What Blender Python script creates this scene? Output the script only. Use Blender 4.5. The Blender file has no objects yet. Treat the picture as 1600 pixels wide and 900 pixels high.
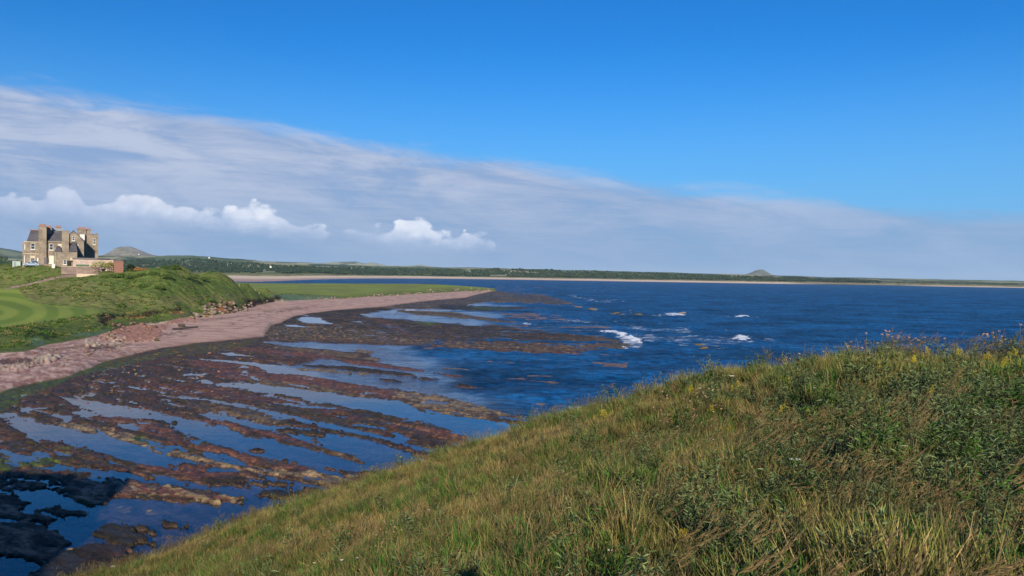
import bpy, bmesh, math, random
import numpy as np
from mathutils import Vector, Matrix, Euler

sc = bpy.context.scene
# ------------------------------------------------------------------ camera
FPX = 1200.0                       # focal length in pixels of the 1600 px wide photograph
PITCH = math.radians(-0.90); ROLL = math.radians(0.945)
EYE = Vector((0, 0, 15.0))
cam_d = bpy.data.cameras.new('camera'); cam = bpy.data.objects.new('camera', cam_d)
sc.collection.objects.link(cam); sc.camera = cam
cam_d.sensor_width = 36; cam_d.lens = 36*FPX/1600; cam_d.clip_start = 0.05; cam_d.clip_end = 120000
CM = Matrix.Rotation(math.pi/2+PITCH, 3, 'X') @ Matrix.Rotation(ROLL, 3, 'Z')
cam.matrix_world = Matrix.Translation(EYE) @ CM.to_4x4()
# ------------------------------------------------------------------ sun, sky, exposure
SUN_EL = math.radians(22.0)
LD = Vector((-0.085, 1.0, 0)).normalized()*math.cos(SUN_EL); LD.z = -math.sin(SUN_EL)
sd = bpy.data.lights.new('sun', 'SUN'); sd.energy = 5.0; sd.angle = math.radians(0.5); sd.color = (1.0, 0.88, 0.70)
sun = bpy.data.objects.new('sun', sd); sc.collection.objects.link(sun)
sun.rotation_euler = LD.to_track_quat('-Z', 'Y').to_euler(); sun.location = (0, -50, 60)
sc.view_settings.view_transform = 'Standard'; sc.view_settings.look = 'None'
sc.view_settings.exposure = 0.38; sc.view_settings.gamma = 1
sc.cycles.max_bounces = 8; sc.cycles.transparent_max_bounces = 16; sc.cycles.volume_bounces = 1
sc.cycles.diffuse_bounces = 3; sc.cycles.glossy_bounces = 3

class NT:
    """small helper that builds node trees"""
    def __init__(s, tree): s.t = tree; s.n = tree.nodes; s.l = tree.links; s.n.clear()
    def add(s, typ, **kw):
        n = s.n.new(typ)
        for k, v in kw.items(): setattr(n, k, v)
        return n
    def set(s, sock, v):
        if isinstance(v, bpy.types.NodeSocket): s.l.new(v, sock)
        elif v is not None:
            if isinstance(v, (tuple, list)) and len(v) == 3 and sock.type == 'RGBA': v = (*v, 1)
            sock.default_value = v
    def m(s, op, a, b=None, c=None, clamp=False):
        n = s.add('ShaderNodeMath', operation=op, use_clamp=clamp)
        for i, v in enumerate((a, b, c)): s.set(n.inputs[i], v)
        return n.outputs[0]
    def mr(s, v, a, b, c=0.0, d=1.0, interp='SMOOTHSTEP'):
        n = s.add('ShaderNodeMapRange', interpolation_type=interp); n.clamp = True if interp == 'LINEAR' else n.clamp
        for i, x in enumerate((v, a, b, c, d)): s.set(n.inputs[i], x)
        return n.outputs[0]
    def mix(s, f, a, b, mode='MIX'):
        n = s.add('ShaderNodeMix', data_type='RGBA', blend_type=mode)
        s.set(n.inputs[0], f); s.set(n.inputs[6], a); s.set(n.inputs[7], b)
        return n.outputs[2]
    def noise(s, vec, scale, detail=4, rough=.55, dist=0.0, dim='3D', out=0):
        n = s.add('ShaderNodeTexNoise', noise_dimensions=dim)
        if vec is not None: s.set(n.inputs['Vector'], vec)
        s.set(n.inputs['Scale'], scale); s.set(n.inputs['Detail'], detail)
        s.set(n.inputs['Roughness'], rough); s.set(n.inputs['Distortion'], dist)
        return n.outputs[out]
    def vec(s, x, y, z):
        n = s.add('ShaderNodeCombineXYZ')
        for i, v in enumerate((x, y, z)): s.set(n.inputs[i], v)
        return n.outputs[0]
    def sep(s, v):
        n = s.add('ShaderNodeSeparateXYZ'); s.l.new(v, n.inputs[0]); return n.outputs
    def curve(s, v, pts):
        n = s.add('ShaderNodeFloatCurve'); c = n.mapping.curves[0]
        n.mapping.use_clip = True
        while len(c.points) < len(pts): c.points.new(0.5, 0.5)
        for p, (x, y) in zip(c.points, pts): p.location = (x, y)
        n.mapping.update(); s.set(n.inputs[1], v); return n.outputs[0]

def build_world():
    w = bpy.data.worlds.new("World"); sc.world = w; w.use_nodes = True
    t = NT(w.node_tree)
    tc = t.add('ShaderNodeTexCoord')
    sky = t.add('ShaderNodeTexSky', sky_type='NISHITA'); sky.sun_disc = False
    sky.sun_elevation = SUN_EL; sky.sun_rotation = math.pi+0.085
    sky.altitude = 10; sky.air_density = 1.0; sky.dust_density = 0.3; sky.ozone_density = 3.0
    hs = t.add('ShaderNodeHueSaturation'); t.set(hs.inputs['Saturation'], 1.22); t.set(hs.inputs['Value'], 1.0)
    t.l.new(sky.outputs[0], hs.inputs['Color'])
    base = t.mix(1.0, hs.outputs[0], (0.17, 0.86, 1.36), 'MULTIPLY')
    x, y, z = t.sep(tc.outputs['Generated'])
    zc = t.m('MAXIMUM', z, 0.012)
    px = t.m('DIVIDE', x, zc); py = t.m('DIVIDE', y, zc)
    P = t.vec(px, py, 0.0)
    # layer cloud: a sheet at one height whose near edge runs diagonally away to the right
    edge = t.m('ADD', t.m('ADD', t.m('MULTIPLY', px, 0.93), 7.0), t.m('MULTIPLY', t.m('MULTIPLY', px, px), -0.048))
    e = t.m('MULTIPLY', t.m('SUBTRACT', py, edge), t.m('MULTIPLY', zc, 1.0))
    n1 = t.noise(P, 0.42, 7, .62, .3)
    n1b = t.noise(t.vec(t.m('MULTIPLY', px, 0.5), py, 2.0), 2.2, 5, .6, .4)
    e2 = t.m('ADD', e, t.m('MULTIPLY', t.m('SUBTRACT', n1, .5), t.m('MULTIPLY', zc, 3.6)))
    e2 = t.m('ADD', e2, t.m('MULTIPLY', t.m('SUBTRACT', n1b, .5), t.m('MULTIPLY', zc, 1.2)))
    # streaks and thin places in the sheet
    st = t.noise(t.vec(t.m('MULTIPLY', px, 0.62), t.m('ADD', py, t.m('MULTIPLY', px, -.35)), 5.0), 1.5, 8, .66, .9)
    st2 = t.noise(t.vec(px, py, 1.0), 0.38, 8, .68, .5)
    ya = t.m('MAXIMUM', t.m('ABSOLUTE', y), 0.15); D = t.vec(t.m('MULTIPLY', t.m('DIVIDE', x, ya), 3.0), t.m('MULTIPLY', t.m('ADD', t.m('DIVIDE', z, ya), t.m('MULTIPLY', t.m('DIVIDE', x, ya), .16)), 12.0), 0.0)
    dn1 = t.noise(D, 1.6, 9, .62, .6)
    thin = t.m('ADD', t.m('MULTIPLY', dn1, .62), t.m('ADD', t.m('MULTIPLY', st, .16), t.m('MULTIPLY', st2, .22)))
    sheet = t.mr(t.m('ADD', e2, t.m('MULTIPLY', t.m('SUBTRACT', dn1, .5), .25)), -0.10, 0.13)
    dens = t.m('MULTIPLY', sheet, t.mr(thin, 0.25, 0.55, 0.72, 1.0))
    rightfade = t.mr(t.m('DIVIDE', x, t.m('MAXIMUM', y, 0.05)), -0.1, 0.75, 1.0, 0.85)
    dens = t.m('MULTIPLY', dens, rightfade)
    lown = t.mr(z, 0.0, 0.16)
    ccol = t.mix(t.mr(thin, .40, .60), (0.215, 0.30, 0.48), (0.385, 0.44, 0.575))
    ccol = t.mix(lown, t.mix(t.mr(thin, .3, .7), (0.170, 0.275, 0.46), (0.235, 0.335, 0.52)), ccol)
    # hazy band at the horizon
    hz = t.mr(z, 0.0, 0.30, 0.85, 0.0)
    skyc = t.mix(hz, t.mix(1.0, base, (0.074,)*3, 'MULTIPLY'), (0.150, 0.33, 0.60))
    col = t.mix(dens, skyc, ccol)
    # cumulus line low over the far coast
    yy = t.m('MAXIMUM', y, 0.05)
    a = t.m('DIVIDE', x, yy); tt = t.m('DIVIDE', z, yy)
    an = t.mr(a, -1.0, 0.2, 0.0, 1.0, 'LINEAR')         # 0..1 along the line
    A = lambda u: ((u-800)/1200.0+1.0)/1.2
    T = lambda u, v: (418.0+0.0165*u-v)/1200.0/0.15
    top = t.curve(an, [(0, .8), (A(0), T(0, 287)), (A(60), T(60, 302)), (A(100), T(100, 288)), (A(150), T(150, 312)), (A(215), T(215, 300)), (A(300), T(300, 320)), (A(400), T(400, 320)),
                       (A(450), T(450, 336)), (A(508), T(508, 352)), (A(516), T(516, 358)), (A(560), T(560, 345)), (A(600), T(600, 345)), (A(645), T(645, 332)), (A(680), T(680, 356)), (A(730), T(730, 366)), (A(768), T(768, 368)), (A(775), .2), (1, .1)])
    bot = t.curve(an, [(0, .62), (A(0), T(0, 338)), (A(150), T(150, 347)), (A(300), T(300, 357)), (A(430), T(430, 369)), (A(508), T(508, 372)), (A(516), T(516, 361)), (A(560), T(560, 374)),
                       (A(650), T(650, 388)), (A(768), T(768, 389)), (A(775), .25), (1, .15)])
    tn = t.m('DIVIDE', tt, 0.15)
    Q = t.vec(t.m('MULTIPLY', a, 1.0), t.m('MULTIPLY', tt, 1.5), 0.3)
    q1 = t.noise(Q, 17, 6, .55, .15); q2 = t.noise(Q, 46, 5, .6)
    vor = t.add('ShaderNodeTexVoronoi', feature='SMOOTH_F1'); t.set(vor.inputs['Scale'], 42.0); t.set(vor.inputs['Smoothness'], .4)
    dq = t.add('ShaderNodeVectorMath', operation='ADD'); t.l.new(Q, dq.inputs[0])
    dn = t.add('ShaderNodeVectorMath', operation='SCALE'); t.l.new(t.noise(Q, 40, 3, .5, out=1), dn.inputs[0]); dn.inputs['Scale'].default_value = 0.03
    t.l.new(dn.outputs[0], dq.inputs[1]); t.l.new(dq.outputs[0], vor.inputs['Vector'])
    puff = t.m('SUBTRACT', 0.55, vor.outputs['Distance'])
    dtop = t.m('SUBTRACT', top, tn); dbot = t.m('SUBTRACT', tn, bot)
    dtop = t.m('ADD', dtop, t.m('ADD', t.m('MULTIPLY', t.m('SUBTRACT', q1, .60), 0.26), t.m('MULTIPLY', puff, .12)))
    dbot = t.m('ADD', dbot, t.m('MULTIPLY', t.m('SUBTRACT', q2, .5), 0.10))
    cm = t.m('MULTIPLY', t.mr(dtop, 0.0, 0.045), t.mr(dbot, -0.06, 0.16))
    cm = t.m('MULTIPLY', cm, t.mr(y, 0.3, 0.5))
    lf = t.mr(a, -0.72, -0.30, 0.25, .92)
    soft = t.mr(a, -0.55, -0.30, 0.72, 1.0)
    light = t.m('ADD', t.m('MULTIPLY', t.mr(dbot, -0.02, 0.26), .62), t.m('MULTIPLY', t.m('ADD', puff, t.m('SUBTRACT', q2, .5)), .55), clamp=True)
    cc = t.mix(light, (0.33, 0.42, 0.60), (0.80, 0.81, 0.85))
    cc = t.mix(lf, (0.40, 0.46, 0.63), cc)
    col = t.mix(t.m('MULTIPLY', cm, soft), col, cc)
    bg = t.add('ShaderNodeBackground'); t.l.new(col, bg.inputs[0]); bg.inputs[1].default_value = 1.0
    out = t.add('ShaderNodeOutputWorld'); t.l.new(bg.outputs[0], out.inputs[0])
build_world()

# ------------------------------------------------------------------ numeric helpers
R_ = np.array([CM[i][0] for i in range(3)]); U_ = np.array([CM[i][1] for i in range(3)]); F_ = -np.array([CM[i][2] for i in range(3)])
EY = np.array(EYE)
def proj(x, y, z):
    """world point -> pixel of the 1600x900 photograph"""
    rel = np.stack(np.broadcast_arrays(x, y, z), -1)-EY
    xc = rel@R_; yc = rel@U_; zc = rel@F_
    return 800+FPX*xc/zc, 450-FPX*yc/zc
def ray(u, v): return F_+R_*((u-800)/FPX)+U_*((450-v)/FPX)
def at_y(u, v, y):
    d = ray(u, v); return EY+d*(y/d[1])
def at_z(u, v, z):
    d = ray(u, v); return EY+d*((z-15.0)/d[2])
rs = np.random.RandomState(7)
_perm = np.random.RandomState(3).permutation(4096)
_grad = np.random.RandomState(5).uniform(-1, 1, (4096, 2)); _grad /= np.linalg.norm(_grad, axis=1)[:, None]
def gn(x, y):
    xi = np.floor(x).astype(np.int64); yi = np.floor(y).astype(np.int64); fx = x-xi; fy = y-yi
    sx = fx*fx*fx*(fx*(fx*6-15)+10); sy = fy*fy*fy*(fy*(fy*6-15)+10)
    def g(i, j):
        h = _perm[(_perm[(xi+i) & 4095]+yi+j) & 4095]; gr = _grad[h]
        return gr[..., 0]*(fx-i)+gr[..., 1]*(fy-j)
    a = g(0, 0); b = g(1, 0); c = g(0, 1); d = g(1, 1)
    return ((a+(b-a)*sx)+((c+(d-c)*sx)-(a+(b-a)*sx))*sy)*1.5
def fbm(x, y, o=4, r=.5, s=0.0):
    t = 0; a = 1; n = 0; x = np.asarray(x, float)+s*17.3; y = np.asarray(y, float)-s*9.1
    for i in range(o):
        t = t+a*gn(x, y); n += a; a *= r; x = x*2.03+11.7; y = y*2.03+5.3
    return t/n*2.0
def sst(a, b, x):
    t = np.clip((x-a)/(b-a), 0, 1); return t*t*(3-2*t)
def lerp(a, b, t): return a+(b-a)*t
def lerpc(a, b, t): return a+(b-a)*t[..., None]
class TPS:
    def __init__(s, X, z, lam=0.0):
        s.X = np.array(X, float); n = len(s.X); K = s.k(np.linalg.norm(s.X[:, None]-s.X[None], axis=2))+lam*np.eye(n)
        P = np.c_[np.ones(n), s.X]; A = np.zeros((n+3, n+3)); A[:n, :n] = K; A[:n, n:] = P; A[n:, :n] = P.T
        s.w = np.linalg.solve(A, np.r_[np.array(z, float), 0, 0, 0])
    def k(s, r): return np.where(r > 1e-9, r*r*np.log(np.maximum(r, 1e-9)), 0)
    def __call__(s, x, y):
        sh = x.shape; q = np.c_[x.ravel(), y.ravel()]; out = np.empty(len(q)); n = len(s.X)
        for i in range(0, len(q), 40000):
            b = q[i:i+40000]; r = np.sqrt(((b[:, None]-s.X[None])**2).sum(2))
            out[i:i+40000] = s.k(r)@s.w[:n]+s.w[n]+b@s.w[n+1:]
        return out.reshape(sh)

# ------------------------------------------------------------------ object helpers
COL = sc.collection
def tag(o, label=None, cat=None, group=None, kind=None):
    if label: o['label'] = label
    if cat: o['category'] = cat
    if group: o['group'] = group
    if kind: o['kind'] = kind
    return o
def link(o, parent=None):
    COL.objects.link(o)
    if parent: o.parent = parent
    return o
def mesh_np(name, V, F, mat=None, cols=None, attrs=None, smooth=True, parent=None, dolink=True):
    me = bpy.data.meshes.new(name); V = np.asarray(V, np.float32).reshape(-1, 3)
    F = np.asarray(F); k = F.shape[1]
    me.vertices.add(len(V)); me.vertices.foreach_set('co', V.ravel())
    me.loops.add(F.size); me.loops.foreach_set('vertex_index', F.astype(np.int32).ravel())
    me.polygons.add(len(F)); me.polygons.foreach_set('loop_start', np.arange(0, F.size, k, dtype=np.int32))
    me.polygons.foreach_set('loop_total', np.full(len(F), k, np.int32))
    me.update(calc_edges=True)
    me.polygons.foreach_set('use_smooth', np.full(len(F), smooth))
    if cols is not None:
        a = me.color_attributes.new('Col', 'FLOAT_COLOR', 'POINT')
        c = np.ones((len(V), 4), np.float32); c[:, :3] = cols; a.data.foreach_set('color', c.ravel())
    for n, v in (attrs or {}).items():
        a = me.attributes.new(n, 'FLOAT', 'POINT'); a.data.foreach_set('value', np.asarray(v, np.float32).ravel())
    if mat: me.materials.append(mat)
    o = bpy.data.objects.new(name, me)
    if dolink: link(o, parent)
    return o
def bm_obj(name, bm, mat, parent=None, smooth=False):
    me = bpy.data.meshes.new(name); bm.to_mesh(me); bm.free()
    if smooth:
        for p in me.polygons: p.use_smooth = True
    for m in (mat if isinstance(mat, (list, tuple)) else [mat]): me.materials.append(m)
    return link(bpy.data.objects.new(name, me), parent)
def empty(name, loc=(0, 0, 0), rz=0.0):
    o = bpy.data.objects.new(name, None); o.location = loc; o.rotation_euler = (0, 0, rz); o.empty_display_size = .3
    return link(o)
def add_box(bm, c0, c1):
    x0, y0, z0 = c0; x1, y1, z1 = c1
    v = [bm.verts.new(p) for p in ((x0, y0, z0), (x1, y0, z0), (x1, y1, z0), (x0, y1, z0), (x0, y0, z1), (x1, y0, z1), (x1, y1, z1), (x0, y1, z1))]
    for f in ((3, 2, 1, 0), (4, 5, 6, 7), (0, 1, 5, 4), (1, 2, 6, 5), (2, 3, 7, 6), (3, 0, 4, 7)): bm.faces.new([v[i] for i in f])
def add_cyl(bm, p, r, h, n=8, r2=None):
    r2 = r if r2 is None else r2
    b = [bm.verts.new((p[0]+r*math.cos(2*math.pi*i/n), p[1]+r*math.sin(2*math.pi*i/n), p[2])) for i in range(n)]
    t = [bm.verts.new((p[0]+r2*math.cos(2*math.pi*i/n), p[1]+r2*math.sin(2*math.pi*i/n), p[2]+h)) for i in range(n)]
    for i in range(n): bm.faces.new((b[i], b[(i+1) % n], t[(i+1) % n], t[i]))
    bm.faces.new(t); bm.faces.new(b[::-1])

# ------------------------------------------------------------------ materials
MATS = {}
def mat(name, base, rough=.85, spec=.3, noise=None, bump=None, var=.25, objrand=0.0, translucent=0.0, metallic=0.0, coord='Object'):
    """principled with noise variation: noise=(scale, second colour), bump=(scale, strength, distance)"""
    if name in MATS: return MATS[name]
    m = bpy.data.materials.new(name); m.use_nodes = True; t = NT(m.node_tree); MATS[name] = m
    b = t.add('ShaderNodeBsdfPrincipled'); out = t.add('ShaderNodeOutputMaterial')
    tc = t.add('ShaderNodeTexCoord'); v = tc.outputs[coord]
    if base == 'Col':
        at = t.add('ShaderNodeAttribute', attribute_name='Col'); c = at.outputs['Color']
    else: c = base
    if noise:
        f = t.mr(t.noise(v, noise[0], 5, .6), .35, .65)
        c = t.mix(f, c, noise[1])
    f = t.noise(v, (noise[0]*5 if noise else 3.0), 3, .6)
    c = t.mix(1.0, c, t.mix(f, (1-var,)*3, (1+var,)*3), 'MULTIPLY')
    if objrand:
        oi = t.add('ShaderNodeObjectInfo')
        c = t.mix(1.0, c, t.mix(oi.outputs['Random'], (1-objrand, 1-objrand, 1-objrand*.7), (1+objrand, 1+objrand*.85, 1+objrand*.4)), 'MULTIPLY')
    t.set(b.inputs['Base Color'], c); b.inputs['Roughness'].default_value = rough
    b.inputs['Specular IOR Level'].default_value = spec; b.inputs['Metallic'].default_value = metallic
    if bump:
        bn = t.add('ShaderNodeBump'); bn.inputs['Strength'].default_value = bump[1]; bn.inputs['Distance'].default_value = bump[2]
        t.l.new(t.noise(v, bump[0], 5, .65), bn.inputs['Height']); t.l.new(bn.outputs[0], b.inputs['Normal'])
    if translucent:
        tr = t.add('ShaderNodeBsdfTranslucent'); t.set(tr.inputs[0], c)
        mx = t.add('ShaderNodeMixShader'); mx.inputs[0].default_value = translucent
        t.l.new(b.outputs[0], mx.inputs[1]); t.l.new(tr.outputs[0], mx.inputs[2]); t.l.new(mx.outputs[0], out.inputs[0])
    else: t.l.new(b.outputs[0], out.inputs[0])
    return m
def rock_mat():
    m = bpy.data.materials.new('weedy_rock'); m.use_nodes = True; t = NT(m.node_tree); tc = t.add('ShaderNodeTexCoord').outputs['Object']; x, y, z = t.sep(tc)
    S = t.vec(t.m('ADD', t.m('MULTIPLY', x, .30), t.m('MULTIPLY', y, -.22)), t.m('ADD', t.m('MULTIPLY', x, .6), t.m('MULTIPLY', y, .8)), z)
    c = t.add('ShaderNodeAttribute', attribute_name='Col').outputs['Color']
    g = t.noise(S, 1.1, 8, .72, .4); f = t.noise(tc, 2.6, 6, .7, .3); k = t.noise(S, .28, 5, .6)
    c = t.mix(t.m('MULTIPLY', t.mr(g, .50, .60), .75), c, (.030, .022, .010)); c = t.mix(t.m('MULTIPLY', t.mr(f, .62, .72), .38), c, (.20, .13, .075))
    c = t.mix(t.m('MULTIPLY', t.mr(k, .55, .68), .35), c, (.075, .062, .015)); c = t.mix(1.0, c, t.mix(t.mr(f, .3, .7, 0, 1, 'LINEAR'), (.55,)*3, (1.45,)*3), 'MULTIPLY')
    b = t.add('ShaderNodeBsdfPrincipled'); t.set(b.inputs['Base Color'], c); t.set(b.inputs['Roughness'], t.mr(g, .4, .6, .85, .45)); b.inputs['Specular IOR Level'].default_value = .3
    bn = t.add('ShaderNodeBump'); bn.inputs['Strength'].default_value = 1.0; bn.inputs['Distance'].default_value = .24; t.l.new(t.m('ADD', f, t.m('MULTIPLY', g, 1.2)), bn.inputs['Height']); t.l.new(bn.outputs[0], b.inputs['Normal'])
    out = t.add('ShaderNodeOutputMaterial'); t.l.new(b.outputs[0], out.inputs[0]); return m
M_rock = rock_mat()
M_sand = mat('sand', 'Col', .9, .2, bump=(2.0, .5, .09), var=.5)
M_turf = mat('rough_grass', 'Col', .9, .15, bump=(1.1, .9, .25), var=.4)
M_mown = mat('mown_grass', 'Col', .9, .15, bump=(6.0, .3, .03), var=.12)
M_path = mat('gravel', (.30, .22, .17), .9, .2, noise=(1.2, (.22, .15, .12)))

# ------------------------------------------------------------------ shore: digitised outlines (pixel, then placed on the ground plane)
def curve_y(pts, z=None):
    """pixel outline -> arrays (a=x/y, y), sorted along a"""
    A = []
    for p in pts:
        if z is not None: w = at_z(p[0], p[1], z)
        else: w = at_y(p[0], p[1], p[2])
        A.append((w[0]/w[1], w[1]))
    A.sort(); A = np.array(A); return A[:, 0], A[:, 1]
L0 = curve_y([(-150, 660), (0, 611), (40, 600), (110, 586), (170, 562), (260, 542), (300, 537), (350, 532), (384, 529), (412, 526), (424, 508), (440, 504), (460, 494), (480, 490), (520, 485), (600, 479), (650, 472), (728, 465), (772, 455)], z=.35)
L1 = curve_y([(-150, 590), (0, 552), (40, 549), (80, 538), (130, 530), (170, 520), (200, 510), (250, 504), (300, 496), (356, 490), (384, 483), (412, 475), (428, 472), (472, 469), (526, 467), (620, 461), (700, 456.5), (772, 453)], z=1.8)
LAND = [(0, 525, 137), (0, 512, 148), (0, 480, 185), (0, 455, 222), (0, 440, 240), (0, 420, 250),
        (-150, 560, 125), (-150, 500, 160), (-150, 450, 215), (-150, 420, 245),
        (60, 515, 150), (60, 500, 165), (60, 470, 205), (60, 450, 225), (60, 433, 238), (60, 418, 247), (90, 418.5, 248),
        (103, 430, 244), (100, 455, 222), (100, 480, 195), (100, 502, 163), (125, 425, 249), (140, 424, 250),
        (165, 503, 172), (165, 490, 185), (165, 470, 205), (165, 450, 224), (165, 434, 237), (160, 426, 246),
        (210, 495, 200), (210, 484, 206), (210, 470, 214), (210, 450, 228), (205, 434, 240), (210, 425, 247),
        (250, 492, 205), (250, 480, 211), (250, 460, 222), (250, 440, 234), (250, 419, 246),
        (300, 487, 227), (300, 470, 235), (300, 450, 245), (290, 430, 255), (280, 416.5, 262),
        (330, 478, 243), (330, 455, 258), (330, 440, 272), (326, 425, 288),
        (360, 480, 252), (360, 460, 268), (360, 435, 292), (390, 470, 295), (390, 458, 302), (390, 445, 315),
        (415, 465, 330), (415, 452, 340), (432, 463, 362), (445, 459, 400), (460, 458, 430), (530, 464, 435), (625, 457, 560), (700, 452, 650), (760, 450.5, 760),
        (450, 443, 880), (520, 443, 860), (600, 444, 880), (675, 444, 900), (725, 447, 820), (762, 450, 770), (500, 452, 560), (600, 450, 680), (430, 447, 700)]
XL, ZL = [], []
def lxy(a, y): return a*300.0, 300.0*np.log(y)
for (u, v, y) in LAND:
    w = at_y(u, v, y); XL.append(lxy(w[0]/w[1], y)); ZL.append(w[2])
for (u, y, z) in [(-150, 300, 14.5), (0, 275, 15.7), (60, 275, 15.8), (100, 262, 15.6), (60, 255, 15.9), (130, 258, 15.4), (130, 275, 15.5), (180, 275, 15.0), (180, 258, 14.6), (0, 350, 13), (150, 350, 12.5), (220, 262, 14.3), (250, 262, 14.0), (250, 300, 10),
                  (150, 450, 5), (0, 450, 6), (290, 285, 11), (290, 320, 6), (330, 310, 8), (330, 350, 4.5), (360, 312, 8), (390, 340, 5.5), (415, 370, 4), (432, 400, 3.2),
                  (0, 700, 4), (300, 600, 4), (0, 1000, 3), (300, 960, 2.0), (450, 980, -.3), (600, 1000, -.5), (700, 1000, -1), (780, 850, -.8), (800, 700, -1), (450, 1150, -2), (700, 1200, -3)]:
    XL.append(lxy((u-800)/1200.0, y)); ZL.append(z)
for c in (L1,):
    for i in range(len(c[0])): XL.append(lxy(c[0][i], c[1][i])); ZL.append(1.75)
land_tps = TPS(XL, ZL, lam=.5)

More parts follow.
